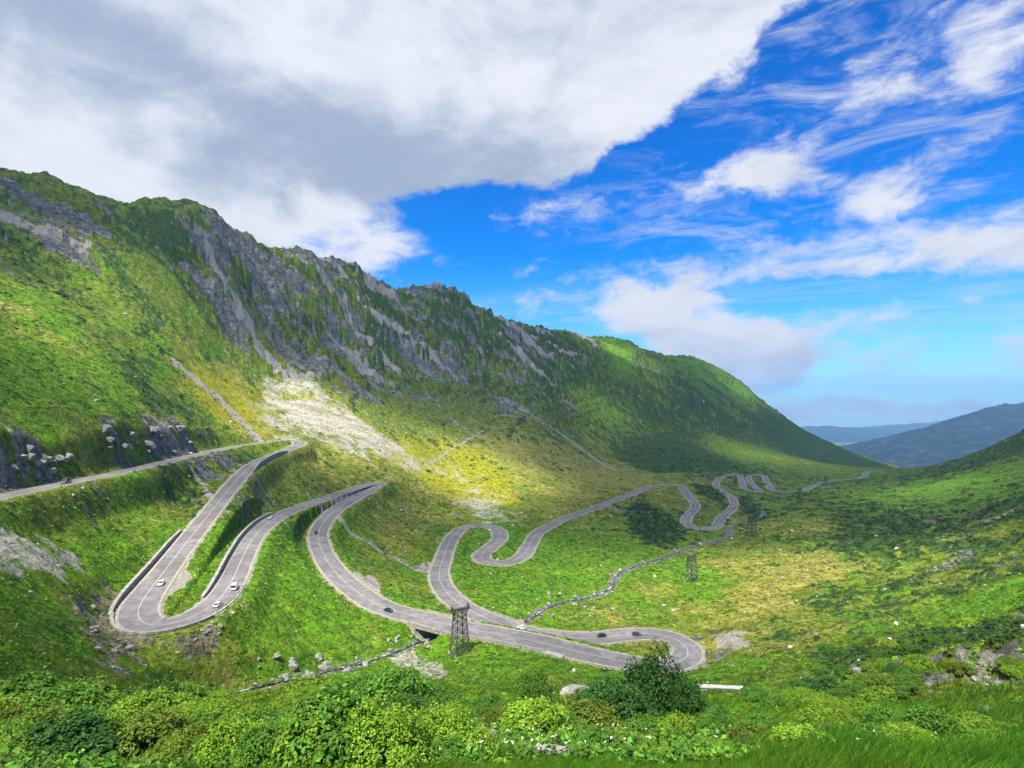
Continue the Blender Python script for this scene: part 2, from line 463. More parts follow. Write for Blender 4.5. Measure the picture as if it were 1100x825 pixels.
def nearest(path, rad):
    dist = np.full(GZ.shape, 1e9); idx = np.zeros(GZ.shape, np.int32)
    for k, p in enumerate(path):
        i0, i1, j0, j1 = window(p[0], p[1], rad)
        d = np.hypot(GX[j0:j1, i0:i1] - p[0], GY[j0:j1, i0:i1] - p[1])
        sub = dist[j0:j1, i0:i1]
        m = d < sub
        sub[m] = d[m]; idx[j0:j1, i0:i1][m] = k
    return dist, idx


def in_poly(X, Y, poly):
    c = np.zeros(X.shape, bool)
    m = len(poly); dmin = np.full(X.shape, 1e9)
    for i in range(m):
        x0, y0 = poly[i]; x1, y1 = poly[(i + 1) % m]
        cond = ((y0 > Y) != (y1 > Y)) & (X < (x1 - x0) * (Y - y0) / (y1 - y0 + 1e-12) + x0)
        c ^= cond
        ex, ey = x1 - x0, y1 - y0
        t = np.clip(((X - x0) * ex + (Y - y0) * ey) / (ex * ex + ey * ey + 1e-9), 0, 1)
        dmin = np.minimum(dmin, np.hypot(X - x0 - t * ex, Y - y0 - t * ey))
    return np.where(c, -dmin, dmin)          # signed distance, negative inside


def area(pix, soft, rag=0.0, rs=8.0, seed=0):
    """mask of a patch of ground whose outline is surveyed from the photograph"""
    poly = [hit(*p)[:2] for p in pix]
    xs, ys = [p[0] for p in poly], [p[1] for p in poly]
    m = (GX > min(xs) - 3 * soft - rag) & (GX < max(xs) + 3 * soft + rag) & (GY > min(ys) - 3 * soft - rag) & (GY < max(ys) + 3 * soft + rag)
    out = np.zeros(GX.shape)
    d = in_poly(GX[m], GY[m], poly)
    if rag: d = d + rag * fbm(GX[m] / rs, GY[m] / rs, 4, seed)
    out[m] = 1 - sstep(d, -soft, soft)
    return out


def track(pix, width, soft, rag=0.0, seed=0):
    p = [hit(*q)[:2] for q in pix]
    out = np.zeros(GX.shape)
    for (x0, y0), (x1, y1) in zip(p[:-1], p[1:]):
        ww = width + soft + rag * 1.5
        m = (GX > min(x0, x1) - ww) & (GX < max(x0, x1) + ww) & (GY > min(y0, y1) - ww) & (GY < max(y0, y1) + ww)
        X, Y = GX[m], GY[m]
        ex, ey = x1 - x0, y1 - y0
        t = np.clip(((X - x0) * ex + (Y - y0) * ey) / (ex * ex + ey * ey + 1e-9), 0, 1)
        d = np.hypot(X - x0 - t * ex, Y - y0 - t * ey) + rag * fbm(X / 6, Y / 6, 3, seed)
        out[m] = np.maximum(out[m], 1 - sstep(d, width * 0.5 - soft * .5, width * 0.5 + soft))
    return out


# ------------------------------------------------------------------ what grows where: column, row, rock, dark scrub, dry grass, lush grass
COVER = [(30, 200, .45, .5, 0, .1), (90, 215, .55, .5, 0, .1), (60, 250, .45, .4, .1, .1), (150, 240, .2, .55, 0, .3), (205, 225, .3, .7, 0, .1), (240, 260, .75, .4, 0, .1), (245, 320, .75, .4, 0, .1), (180, 300, .25, .45, 0, .4), (190, 350, .35, .4, .1, .3),
         (300, 290, .7, .5, 0, .15), (300, 350, .65, .45, 0, .15), (350, 320, .65, .5, 0, .2), (350, 380, .6, .5, .1, .2), (400, 330, .65, .6, 0, .2), (440, 340, .65, .6, 0, .1), (480, 320, .55, .8, 0, .1), (520, 350, .65, .7, 0, .1), (560, 370, .6, .8, 0, .1), (480, 400, .65, .5, 0, .2),
         (540, 420, .55, .6, .1, .2), (600, 380, .45, .8, 0, .1), (600, 440, .4, .7, .1, .2), (635, 365, .4, .6, 0, .3), (655, 371, 0, .05, .4, .9), (640, 420, .25, .75, 0, .1), (650, 442, .05, .3, .3, .8), (700, 400, .15, .6, 0, .4), (740, 392, 0, .45, .2, .7), (800, 420, 0, .45, .2, .7), (700, 450, .3, .8, 0, .1), (760, 450, .25, .85, 0, .1),
         (700, 488, 0, 1, 0, 0), (660, 470, .1, .6, .1, .3), (745, 488, 0, 1, 0, 0), (830, 455, .15, .85, 0, .1), (865, 472, .1, .9, 0, .1), (800, 488, 0, .15, .3, .6), (850, 495, 0, .1, .4, .5), (640, 478, .1, .35, .5, .2), (680, 505, 0, .2, .6, .3),
         (30, 270, .3, .5, .1, .3), (100, 300, .2, .5, .05, .5), (120, 350, .2, .45, .2, .4), (30, 340, 0, .1, .4, .8), (100, 380, 0, .1, .5, .8), (60, 420, 0, .2, .1, .9), (130, 440, 0, .3, 0, .9), (40, 460, 0, .2, 0, .9), (170, 430, .1, .8, 0, .3), (150, 405, .1, .7, 0, .4), (180, 470, .95, .3, 0, 0), (195, 460, .8, .5, 0, 0), (130, 468, .65, .1, .3, .2),
         (50, 490, .75, .2, 0, .1), (20, 500, .7, .3, 0, .1), (100, 495, .55, .3, .1, .2), (230, 415, 0, 0, .9, .5), (260, 450, 0, 0, .8, .4), (220, 375, .2, .5, .1, .4), (170, 380, .1, .45, .1, .6), (270, 390, .4, .5, .1, .2), (240, 395, .05, .1, .8, .5),
         (150, 540, .05, .1, .3, .7), (60, 545, .1, .1, .3, .6), (110, 600, .1, .1, .2, .7), (60, 655, 0, .15, .05, 1), (195, 540, .45, .5, .1, .2), (190, 520, .2, .6, 0, .3), (100, 665, .5, .35, .3, .1), (230, 620, 0, .05, .1, 1), (300, 590, 0, .05, .1, 1), (300, 650, 0, .05, .1, 1), (340, 495, .05, .25, .5, .3), (360, 510, .05, .2, .5, .3), (370, 590, 0, .05, .4, .6),
         (420, 560, 0, .1, .55, .3), (440, 530, 0, .35, .5, .2), (450, 520, 0, .2, .7, .2), (550, 480, .15, .25, .8, .1), (600, 490, .1, .25, .8, .1), (620, 530, 0, .1, .7, .3), (580, 460, .25, .45, .5, .1), (520, 450, .35, .45, .4, .1), (470, 440, .35, .4, .3, .2), (660, 512, 0, .1, .8, .2), (500, 600, 0, 0, .15, 1), (580, 630, 0, .1, .1, .9), (640, 595, 0, .1, .2, .8), (550, 590, 0, 0, .1, 1), (600, 545, .05, .1, .5, .4),
         (705, 560, 0, .5, .2, .4), (680, 545, .1, .3, .5, .3), (750, 620, 0, 0, .2, .9), (700, 660, 0, 0, .4, .7), (640, 660, 0, 0, .4, .6), (800, 610, 0, .05, .7, .4), (850, 620, .1, .05, .95, .1), (820, 650, .1, 0, .95, .1), (870, 560, 0, .1, .6, .4), (780, 660, 0, 0, .5, .6), (930, 545, 0, .6, 0, .5), (960, 575, .05, 1, 0, .1), (920, 560, .05, .8, .1, .3), (1000, 565, .4, .7, 0, .1), (1040, 545, 0, .4, 0, .8), (1000, 530, 0, .35, .1, .8),
         (1060, 510, 0, .3, 0, .8), (1080, 488, .1, .8, 0, .2), (900, 645, .25, .65, .1, .2), (930, 635, .2, .5, .1, .5), (1030, 622, .5, .55, 0, .1), (1060, 645, 0, .15, .1, 1), (980, 670, 0, .3, .1, .8), (990, 690, .25, .65, 0, .2), (1050, 735, .8, .35, 0, .1), (1085, 770, .4, .5, 0, .4), (950, 720, .1, .4, .1, .6), (850, 700, .15, .4, .4, .4), (830, 685, .1, .3, .5, .3), (790, 715, 0, .1, .2, .9), (770, 690, .3, 0, .7, .1), (900, 770, 0, 0, .1, 1), (950, 790, 0, 0, .2, .9),
         (550, 800, 0, 0, .35, .8), (300, 780, 0, 0, .15, 1), (60, 760, 0, .05, .2, .9), (200, 720, .1, .05, .45, .5), (260, 690, .1, 0, .45, .6), (200, 700, .1, 0, .5, .5), (380, 690, 0, 0, .25, .9), (560, 720, 0, 0, .25, .9), (50, 720, 0, .2, .2, .8), (700, 735, 0, .1, .2, .8)]
cv = np.array([[*hit(c[0], c[1])[:2], *c[2:]] for c in COVER])
cu, cvv = u_v(cv[:, 0], cv[:, 1])
mu = np.interp(np.linspace(0, NU - 1, NU // 6), np.arange(NU), UG); mv = np.interp(np.linspace(0, NV - 1, NV // 6), np.arange(NV), VG)
MU, MV = np.meshgrid(mu, mv)
d2 = ((MU[..., None] - cu) * 1.3) ** 2 + ((MV[..., None] - cvv) * 0.8) ** 2 + 2e-4
wt = d2 ** -1.7
wt /= wt.sum(-1, keepdims=True)
fields = [bilinear((wt * cv[:, 2 + k]).sum(-1), mu, mv, UU, VV) for k in range(4)]
del d2, wt
F_ROCK, F_DARK, F_DRY, F_LUSH = fields

# ------------------------------------------------------------------ ridges, gullies, hummocks
M_MT = np.maximum(sstep(GZ, -40, 70) * sstep(RR, 320, 560), sstep(RR, 1000, 1300) * sstep(GZ, -110, -40)) * (1 - sstep(RR, 2500, 4000))
ca, cb = GX * -0.27 + GY * 0.963, GX * 0.963 + GY * 0.27
wob = 18 * fbm(GX / 90, GY / 90, 3, 5)
g1 = ridged((ca + wob) / 95, (cb + wob) / 420, 3, 11) - 0.3
g2 = ridged((ca + wob * .6) / 34, cb / 150, 3, 23) - 0.3
g3 = ridged((ca + wob * .3) / 12, cb / 45, 3, 31) - 0.3
g4 = fbm(GX / 7, GY / 7, 3, 41)
sc_ = np.clip(RR / 700, 0.5, 1.6)
DZ = M_MT * sc_ * (7.5 * g1 + 6.0 * g2 * (0.4 + F_ROCK) + 5.0 * g3 * (0.3 + 1.2 * F_ROCK) + 1.9 * g4 * (0.3 + F_ROCK))
cragm = M_MT * sstep(F_ROCK + 0.6 * F_DARK, 0.55, 0.95)
DZ += cragm * (5.5 * (ridged(GX / 42, GY / 42, 3, 47, 0.42) - 0.5) + 0.5 * np.abs(fbm(GX / 10, GY / 10, 2, 49)))
# keep the surveyed outline: take out the drift of the added relief
def box_mean(a, hr, hc):
    for ax, h_ in ((0, hr), (1, hc)):
        a = np.moveaxis(a, ax, 0)
        c_ = np.concatenate([np.zeros((1,) + a.shape[1:]), np.cumsum(a, 0)])
        k_ = np.arange(len(a)); lo_, hi_ = np.maximum(k_ - h_, 0), np.minimum(k_ + h_ + 1, len(a))
        a = np.moveaxis((c_[hi_] - c_[lo_]) / (hi_ - lo_)[:, None], 0, ax)
    return a
DZ -= M_MT * (0.9 * box_mean(DZ, 22, 70) + 3.5)
# open ground
opn = (1 - M_MT) * sstep(RR, 12, 60) * (1 - sstep(RR, 2500, 4000))
h1, h2, h3 = fbm(GX / 38, GY / 38, 3, 51), fbm(GX / 11, GY / 11, 3, 61), fbm(GX / 3.1, GY / 3.1, 3, 71)
right_ = sstep(np.degrees(UU), 22, 34)
DZ += opn * (1.1 * h1 * (1 + 1.2 * right_) + 0.55 * h2 * (1 + 1.5 * right_) + 0.22 * h3)
# rock steps where rock shows on open ground
DZ += opn * sstep(F_ROCK, 0.35, 0.8) * sstep(RR, 20, 60) * 1.8 * np.abs(ridged(GX / 14, GY / 14, 4, 81) - 0.4)
nearw = 1 - sstep(RR, 20, 70)
DZ += nearw * 0.10 * fbm(GX / 1.7, GY / 1.7, 3, 91)
# terracettes trodden by sheep
ter = np.sin((GZ + 2.5 * h1) / 3.2) * sstep(RR, 200, 300) * (1 - sstep(RR, 520, 600)) * sstep(-np.degrees(UU), 28, 34) * sstep(GZ, 20, 60)
DZ += 0.5 * ter

# ---- roads cut and banked into the land, stream bed carved
d_rd, i_rd = nearest(RD, 26.0)
d_st, i_st = nearest(ST, 22.0)
half = RD[i_rd, 3] * 0.5
edge = d_rd - half
on = 1 - sstep(edge, 2.2, 9.0)
GZ = GZ + DZ * (1 - 0.85 * on)
grade = RD[i_rd, 2] - 0.22
GZ = GZ * (1 - on) + grade * on
sh = ST[i_st, 3] * 0.5
bed = (1 - sstep(d_st - sh, 0.0, 6.0)) * sstep(edge, -1.0, 2.0)
under = (1 - sstep(d_st - sh, 0.5, 2.5)) * (edge < 3.0)
GZ = GZ * (1 - bed) + (ST[i_st, 2] - 0.9 + 0.35 * np.maximum(h3, -.3)) * bed
GZ = np.where(under > 0.02, np.minimum(GZ, GZ * (1 - under) + (ST[i_st, 2] - 1.2) * under), GZ)

# ------------------------------------------------------------------ ground masks
yellow = np.maximum.reduce([area([(185, 392), (240, 400), (285, 420), (285, 465), (240, 455), (205, 425)], 12, 14, 25, 25), area([(425, 476), (470, 470), (520, 485), (560, 520), (545, 545), (500, 540), (450, 512), (415, 492)], 14, 16, 25, 26), 0.6 * area([(300, 410), (350, 425), (420, 470), (400, 480), (330, 450)], 14, 20, 20, 27)])  # yellow of the sunlit patches: the sun's glow painted into the grass colour
scree = np.maximum.reduce([
    area([(278, 428), (288, 410), (316, 403), (345, 418), (392, 450), (425, 474), (462, 496), (440, 502), (400, 492), (360, 478), (325, 470), (296, 462), (282, 450)], 40, 30, 26, 3),
    area([(488, 530), (512, 518), (530, 530), (548, 552), (530, 562), (505, 556), (492, 546)], 14, 16, 18, 4) * 0.8,
    area([(450, 492), (478, 490), (512, 512), (500, 522), (470, 510)], 8, 16, 12, 5) * 0.55,
    area([(-30, 560), (12, 560), (40, 565), (68, 590), (78, 615), (40, 618), (-30, 618)], 3, 8, 9, 6) * 0.95,
    area([(412, 702), (430, 698), (452, 704), (478, 716), (482, 728), (462, 732), (440, 722), (420, 712)], 1.0, 2, 4, 7) * 0.8,
])
pale = np.maximum.reduce([
    track([(192, 392), (215, 412), (236, 428), (258, 452), (274, 470)], 8, 5, 4, 8),
    track([(222, 262), (240, 300), (268, 345), (292, 388), (306, 408)], 6, 5, 5, 9) * .7,
    track([(440, 400), (470, 435), (510, 468)], 5, 4, 5, 10) * .5, track([(545, 330), (560, 380), (590, 430)], 8, 6, 8, 10) * .5,
    track([(560, 440), (590, 458), (620, 478), (660, 505)], 8, 4, 4, 11) * .8, track([(610, 440), (640, 470), (670, 500)], 6, 4, 5, 12) * .4,
    track([(345, 548), (372, 566), (400, 585), (430, 602), (446, 612), (470, 612)], 3.0, 1.5, 0.6, 13) * .85,
    track([(330, 528), (350, 548)], 2.5, 1.2, .5, 14) * .7, track([(430, 540), (460, 570), (480, 590)], 2, 1.2, .6, 14) * .5,
    track([(455, 500), (490, 478), (520, 462)], 3, 2, 1, 14) * .6, track([(470, 520), (520, 500), (560, 470)], 3, 2, 1, 15) * .4, track([(500, 545), (560, 525), (620, 500)], 3, 2, 1, 15) * .3,
    track([(450, 610), (462, 606), (474, 612)], 7, 2, 1.5, 16), track([(205, 500), (220, 520), (225, 535)], 2.5, 1.5, 1, 16) * .7,
])
gravel = np.maximum.reduce([
    area([(212, 588), (206, 600), (200, 610), (206, 620), (196, 632), (176, 643), (166, 648), (170, 636), (188, 608)], 1.0, 0.6, 4, 17),
    area([(378, 616), (400, 618), (409, 628), (408, 644), (394, 638)], 1.0, 0.5, 4, 18),
    area([(770, 682), (795, 676), (812, 690), (790, 700), (768, 700)], 2.0, 3, 5, 19) * 0.6,
    1 - sstep(edge + 0.5 * h3, 0.9, 1.9)])
wet = (1 - sstep(d_st - 0.55 * sh + 2.4 * h3 + 1.6 * h2, 0.0, 2.2)) * sstep(GY, 120, 140) * 0.85
soil = np.maximum.reduce([area([(92, 640), (118, 632), (136, 652), (140, 672), (168, 684), (200, 680), (240, 664), (236, 682), (200, 692), (160, 690), (140, 712), (112, 716), (98, 690)], 3, 7, 7, 20),
                          sstep(edge, 1.0, 2.0) * (1 - sstep(edge, 3.0, 7.5)) * 0.5 * sstep(h2, -0.1, 0.5)])
gr_ = np.hypot(np.gradient(GZ, axis=0) / np.gradient(RR, axis=0), 0 * GZ)
rk = F_ROCK * (1 - 0.06 * M_MT) + 0.75 * M_MT * np.clip(-g2 * .5 + g3 * .4, -1, 1) * 0.6 + 0.42 * fbm((ca + wob) / 20, cb / 85, 4, 101) + 0.30 * fbm(GX / 6, GY / 6, 4, 103)
rock = sstep(rk, 0.34, 0.86)
dk = F_DARK + 0.36 * fbm((ca + wob) / (16 + 10 * M_MT), cb / (22 + 50 * M_MT), 4, 111) + 0.30 * fbm(GX / 9, GY / 9, 4, 112) + 0.30 * h3
dark = sstep(dk, 0.30, 0.85)
thick = np.maximum.reduce([area([(668, 545), (690, 535), (705, 548), (728, 560), (735, 578), (715, 588), (690, 585), (680, 568)], 4, 9, 14, 21), area([(745, 520), (765, 522), (780, 530), (776, 542), (760, 536), (748, 530)], 4, 6, 14, 22),
                           area([(795, 530), (812, 540), (826, 555), (815, 560), (800, 550), (790, 540)], 4, 6, 14, 23), area([(660, 482), (700, 478), (740, 484), (765, 494), (735, 508), (705, 510), (668, 494)], 10, 20, 30, 24)])
dark = np.maximum(dark, thick)
dry = np.clip(F_DRY * 1.05 + 0.35 * fbm(GX / 25, GY / 25, 4, 121) + 0.2 * h3, 0, 1)
lush = np.clip(F_LUSH + 0.35 * fbm(GX / 18, GY / 18, 4, 131), 0, 1)
gully = M_MT * sstep(ridged((ca + 1.4 * wob) / 70, cb / 500, 2, 141) + 0.25 * fbm(GX / 12, GY / 12, 3, 142), 1.02, 1.22) * sstep(F_ROCK, 0.12, 0.4)
pale = np.maximum(pale, 0.8 * gully)
dark = dark * (1 - 0.45 * rock)
for k in (scree, gravel):
    rock = rock * (1 - k); dark = dark * (1 - k)
MASK1 = np.stack([rock, scree, dark, dry], -1).astype(np.float32)
MASK_SUN_GLOW = np.stack([yellow, 0 * yellow, 0 * yellow, 0 * yellow], -1).astype(np.float32)
MASK2 = np.stack([lush, np.maximum(gravel, pale), wet, soil], -1).astype(np.float32)


# ------------------------------------------------------------------ helpers for objects
def material(name):
    m = D.materials.new(name)
    m.use_nodes = True
    return m, NT(m.node_tree)


def mesh_np(name, verts, faces, mat, smooth=True):
    """faces: array of quads or triangles"""
    verts = np.ascontiguousarray(verts, np.float32); faces = np.ascontiguousarray(faces, np.int32)
    me = D.meshes.new(name)
    nf, k = faces.shape
    me.vertices.add(len(verts)); me.vertices.foreach_set('co', verts.ravel())
    me.loops.add(nf * k); me.loops.foreach_set('vertex_index', faces.ravel())
    me.polygons.add(nf)
    me.polygons.foreach_set('loop_start', np.arange(0, nf * k, k, dtype=np.int32))
    me.polygons.foreach_set('loop_total', np.full(nf, k, np.int32))
    me.polygons.foreach_set('use_smooth', np.full(nf, smooth, bool))
    me.update(calc_edges=True)
    for mm in (mat if isinstance(mat, (list, tuple)) else [mat]): me.materials.append(mm)
    return me


def put(name, me, parent=None, loc=None, rot=0.0, scale=None, **props):
    o = D.objects.new(name, me)
    COL.objects.link(o)
    if parent is not None: o.parent = parent
    if loc is not None: o.location = tuple(float(c) for c in loc)
    if rot: o.rotation_euler = (0, 0, rot)
    if scale is not None: o.scale = scale if hasattr(scale, '__len__') else (scale,) * 3
    for k, v in props.items(): o[k] = v
    return o


def color_attr(me, name, arr):
    a = me.color_attributes.new(name, 'FLOAT_COLOR', 'POINT')
    a.data.foreach_set('color', np.ascontiguousarray(arr, np.float32).ravel())


def grid_faces(nr, nc):
    i = np.arange(nr * nc).reshape(nr, nc)
    return np.stack([i[:-1, :-1], i[:-1, 1:], i[1:, 1:], i[1:, :-1]], -1).reshape(-1, 4)


# ------------------------------------------------------------------ ground material
mt, g = material('alpine_ground')
tcg = g.n('ShaderNodeTexCoord').outputs['Object']
a1 = g.n('ShaderNodeVertexColor', layer_name='mask_one'); a2 = g.n('ShaderNodeVertexColor', layer_name='mask_two')
s1 = g.n('ShaderNodeSeparateColor', ins={0: a1.outputs[0]}); s2 = g.n('ShaderNodeSeparateColor', ins={0: a2.outputs[0]})
R_, S_, K_, Y_ = s1.outputs[0], s1.outputs[1], s1.outputs[2], a1.outputs['Alpha']
L_, G_, W_, B_ = s2.outputs[0], s2.outputs[1], s2.outputs[2], a2.outputs['Alpha']
nz_mid = g.noise(tcg, 0.11, 8.0, 0.68)
nz_fine = g.noise(tcg, 0.9, 7.0, 0.7)
nz_big = g.noise(tcg, 0.022, 5.0, 0.6)
lushc = g.mix(g.smooth(nz_mid, 0.35, 0.65), (0.040, 0.120, 0.004), (0.095, 0.225, 0.005))
lushc = g.mix(g.smooth(nz_fine, 0.40, 0.66), lushc, (0.155, 0.300, 0.008))
olive = g.mix(g.smooth(nz_mid, 0.35, 0.65), (0.075, 0.120, 0.008), (0.145, 0.200, 0.012))
olive = g.mix(g.smooth(nz_fine, 0.45, 0.68), olive, (0.25, 0.26, 0.045))
dryc = g.mix(g.smooth(nz_mid, 0.35, 0.65), (0.165, 0.180, 0.012), (0.275, 0.262, 0.040))
dryc = g.mix(g.smooth(nz_fine, 0.48, 0.66), dryc, (0.40, 0.36, 0.14))
grass = g.mix(g.smooth(g.m('ADD', L_, g.m('MULTIPLY', g.m('SUBTRACT', nz_big, 0.5), 0.9)), 0.25, 0.75), olive, lushc)
grass = g.mix(g.smooth(g.m('ADD', Y_, g.m('MULTIPLY', g.m('SUBTRACT', nz_mid, 0.5), 0.8)), 0.35, 0.85), grass, dryc)
a3 = g.n('ShaderNodeSeparateColor', ins={0: g.n('ShaderNodeVertexColor', layer_name='mask_sun_glow').outputs[0]})
grass = g.mix(g.m('MULTIPLY', a3.outputs[0], 0.9), grass, g.mix(nz_fine, (0.20, 0.215, 0.004), (0.36, 0.35, 0.010)))  # painted sun glow, tints the grass yellow
darkc = g.mix(g.smooth(nz_fine, 0.35, 0.65), (0.024, 0.060, 0.010), (0.075, 0.140, 0.018))
def sharp(mask, nz, k=0.55, lo=0.4, hi=0.6):
    return g.smooth(g.m('ADD', mask, g.m('MULTIPLY', g.m('SUBTRACT', nz, 0.5), k)), lo, hi)
col = g.mix(sharp(K_, nz_fine, 0.9, 0.35, 0.65), grass, darkc)
rk_mid = g.noise(tcg, 0.25, 9.0, 0.72, 0.6)
vor = g.n('ShaderNodeTexVoronoi', feature='DISTANCE_TO_EDGE', ins={'Vector': tcg, 'Scale': 0.35, 'Randomness': 1.0})
m1 = g.n('ShaderNodeMapping', vector_type='POINT', ins={0: tcg, 2: (0, 0, math.radians(-105.7))})
m2 = g.n('ShaderNodeMapping', vector_type='POINT', ins={0: m1.outputs[0], 3: (1.0, 0.22, 0.30)})
streak = g.noise(m2.outputs[0], 0.085, 8.0, 0.72, 0.3)
rk_mid = g.m('ADD', g.m('MULTIPLY', rk_mid, 0.55), g.m('MULTIPLY', streak, 0.45))
rockc = g.ramp(rk_mid, [(0.34, (0.040, 0.042, 0.040)), (0.44, (0.11, 0.108, 0.10)), (0.52, (0.21, 0.20, 0.185)), (0.60, (0.38, 0.36, 0.32)), (0.7, (0.50, 0.48, 0.43))])
rockc = g.mix(g.smooth(nz_fine, 0.52, 0.66), rockc, (0.06, 0.10, 0.02))
col = g.mix(sharp(R_, rk_mid, 0.8), col, rockc)
soilc = g.mix(g.smooth(nz_fine, 0.35, 0.65), (0.13, 0.115, 0.06), (0.28, 0.25, 0.15))
col = g.mix(sharp(B_, nz_fine, 0.9, 0.45, 0.7), col, soilc)
screec = g.ramp(g.m('ADD', g.m('MULTIPLY', nz_fine, 0.55), g.m('MULTIPLY', streak, 0.45)), [(0.34, (0.12, 0.115, 0.085)), (0.44, (0.26, 0.245, 0.19)), (0.52, (0.42, 0.39, 0.315)), (0.64, (0.60, 0.56, 0.47))])
col = g.mix(g.smooth(g.m('ADD', S_, g.m('ADD', g.m('MULTIPLY', g.m('SUBTRACT', nz_fine, 0.5), 1.5), g.m('MULTIPLY', g.m('SUBTRACT', nz_mid, 0.5), 2.0))), 0.38, 1.05), col, screec)
gravc = g.mix(g.smooth(nz_fine, 0.3, 0.7), (0.26, 0.235, 0.195), (0.42, 0.39, 0.33))
col = g.mix(sharp(G_, nz_fine, 0.5), col, gravc)
bedc = g.ramp(nz_fine, [(0.32, (0.04, 0.05, 0.03)), (0.46, (0.10, 0.125, 0.05)), (0.58, (0.24, 0.23, 0.19)), (0.7, (0.45, 0.43, 0.37))])
col = g.mix(sharp(W_, nz_fine, 0.7), col, bedc)
# loose pale stones strewn through the turf
v2 = g.n('ShaderNodeTexVoronoi', ins={'Vector': tcg, 'Scale': 0.42})
# tussock-to-tussock contrast
spk = g.noise(tcg, 0.30, 10.0, 0.82)
spk = g.smooth(spk, 0.33, 0.67, 0.42, 1.55)
cmb = g.n('ShaderNodeCombineColor', ins={0: spk, 1: spk, 2: spk})
col = g.mix(g.m('SUBTRACT', 1.0, g.m('MAXIMUM', g.m('MULTIPLY', S_, 0.6), g.m('MULTIPLY', G_, 0.9))), col, g.mix(1.0, col, cmb.outputs[0], 'MULTIPLY'))
stone = g.m('MULTIPLY', g.smooth(v2.outputs['Distance'], 0.16, 0.10), g.smooth(g.noise(tcg, 0.05, 3.0, 0.6), 0.54, 0.62))
col = g.mix(stone, col, (0.42, 0.41, 0.36))
bs = g.n('ShaderNodeBsdfPrincipled', ins={'Base Color': col, 'Roughness': 0.95, 'Specular IOR Level': 0.15})
hgt = g.m('ADD', g.m('MULTIPLY', nz_mid, 2.2), g.m('MULTIPLY', nz_fine, 0.5))
hgt = g.m('ADD', hgt, g.m('MULTIPLY', g.m('MULTIPLY', rk_mid, R_), 3.0))
bp = g.n('ShaderNodeBump', ins={'Strength': 1.0, 'Distance': 1.6, 'Height': hgt})
g.set(bs.inputs['Normal'], bp.outputs[0])
g.n('ShaderNodeOutputMaterial', ins={'Surface': bs.outputs[0]})

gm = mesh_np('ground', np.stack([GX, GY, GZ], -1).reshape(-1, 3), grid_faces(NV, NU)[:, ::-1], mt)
color_attr(gm, 'mask_one', MASK1.reshape(-1, 4)); color_attr(gm, 'mask_two', MASK2.reshape(-1, 4)); color_attr(gm, 'mask_sun_glow', MASK_SUN_GLOW.reshape(-1, 4))
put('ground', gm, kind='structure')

# ------------------------------------------------------------------ far hills
def far_hill(name, ridge, depth, base, mat, rough, seed, label):
    """a long hill: crest surveyed as (column, row, distance); slopes fall to both sides"""
    c = np.array([at(*p) for p in ridge])
    s = np.linspace(0, len(c) - 1, 260)
    cx, cy, cz = (np.interp(s, np.arange(len(c)), c[:, k]) for k in range(3))
    t = np.linspace(-1, 1, 81)
    S, T = np.meshgrid(s, t)
    X = np.interp(S, np.arange(len(c)), c[:, 0]) + 0 * T
    Yb = np.interp(S, np.arange(len(c)), c[:, 1])
    Y = Yb + T * depth
    top = np.interp(S, np.arange(len(c)), c[:, 2])
    Z = base + (top - base) * (1 - np.abs(T) ** 0.9) + rough * (ridged(X / (rough * 9), Y / (rough * 9), 5, seed) - 0.6) * (0.35 + np.abs(T)) * (1 - np.abs(T) ** 4)
    Z = np.where(np.abs(T) > 0.999, base - 50, Z)
    return put(name, mesh_np(name, np.stack([X, Y, Z], -1).reshape(-1, 3), grid_faces(*X.shape), mat), kind='structure')


mf, f = material('forest_hill')
tcf = f.n('ShaderNodeTexCoord').outputs['Object']
nf_ = f.noise(tcf, 0.012, 8.0, 0.65)
fc = f.ramp(nf_, [(0.40, (0.006, 0.014, 0.014)), (0.54, (0.014, 0.026, 0.022)), (0.66, (0.045, 0.055, 0.045)), (0.74, (0.16, 0.16, 0.15))])
fb = f.n('ShaderNodeBsdfPrincipled', ins={'Base Color': fc, 'Roughness': 1.0, 'Specular IOR Level': 0.0})
f.set(fb.inputs['Normal'], f.n('ShaderNodeBump', ins={'Strength': 1.0, 'Distance': 25.0, 'Height': nf_}).outputs[0])
f.n('ShaderNodeOutputMaterial', ins={'Surface': fb.outputs[0]})
far_hill('hills', [(928, 500, 4300), (945, 491, 4400), (965, 478, 4500), (990, 464, 4600), (1015, 453, 4700), (1045, 443, 4800), (1070, 436, 4900), (1095, 432, 5000), (1150, 425, 5000), (1250, 400, 5000), (1500, 380, 5000)], 1800, -560, mf, 38, 301, '')
far_hill('hills', [(700, 480, 12000), (820, 466, 12000), (870, 459, 12000), (900, 458, 12500), (930, 461, 12500), (960, 460, 13000), (985, 459, 13000), (1020, 452, 13000), (1100, 448, 14000), (1300, 440, 14000)], 3500, -760, mf, 90, 303, '')

# ------------------------------------------------------------------ road
ma, r_ = material('old_asphalt')
tcr = r_.n('ShaderNodeTexCoord').outputs['Object']
ra = r_.noise(tcr, 0.35, 8.0, 0.65)
rc = r_.mix(r_.smooth(ra, 0.3, 0.7), (0.135, 0.128, 0.130), (0.235, 0.222, 0.218))
pt = r_.n('ShaderNodeTexVoronoi', ins={'Vector': tcr, 'Scale': 0.09}); 
rc = r_.mix(r_.m('MULTIPLY', r_.smooth(r_.n('ShaderNodeSeparateColor', ins={0: pt.outputs['Color']}).outputs[0], 0.60, 0.62), 0.5), rc, (0.11, 0.105, 0.105))
rb = r_.n('ShaderNodeBsdfPrincipled', ins={'Base Color': rc, 'Roughness': 0.9, 'Specular IOR Level': 0.2})
r_.n('ShaderNodeOutputMaterial', ins={'Surface': rb.outputs[0]})


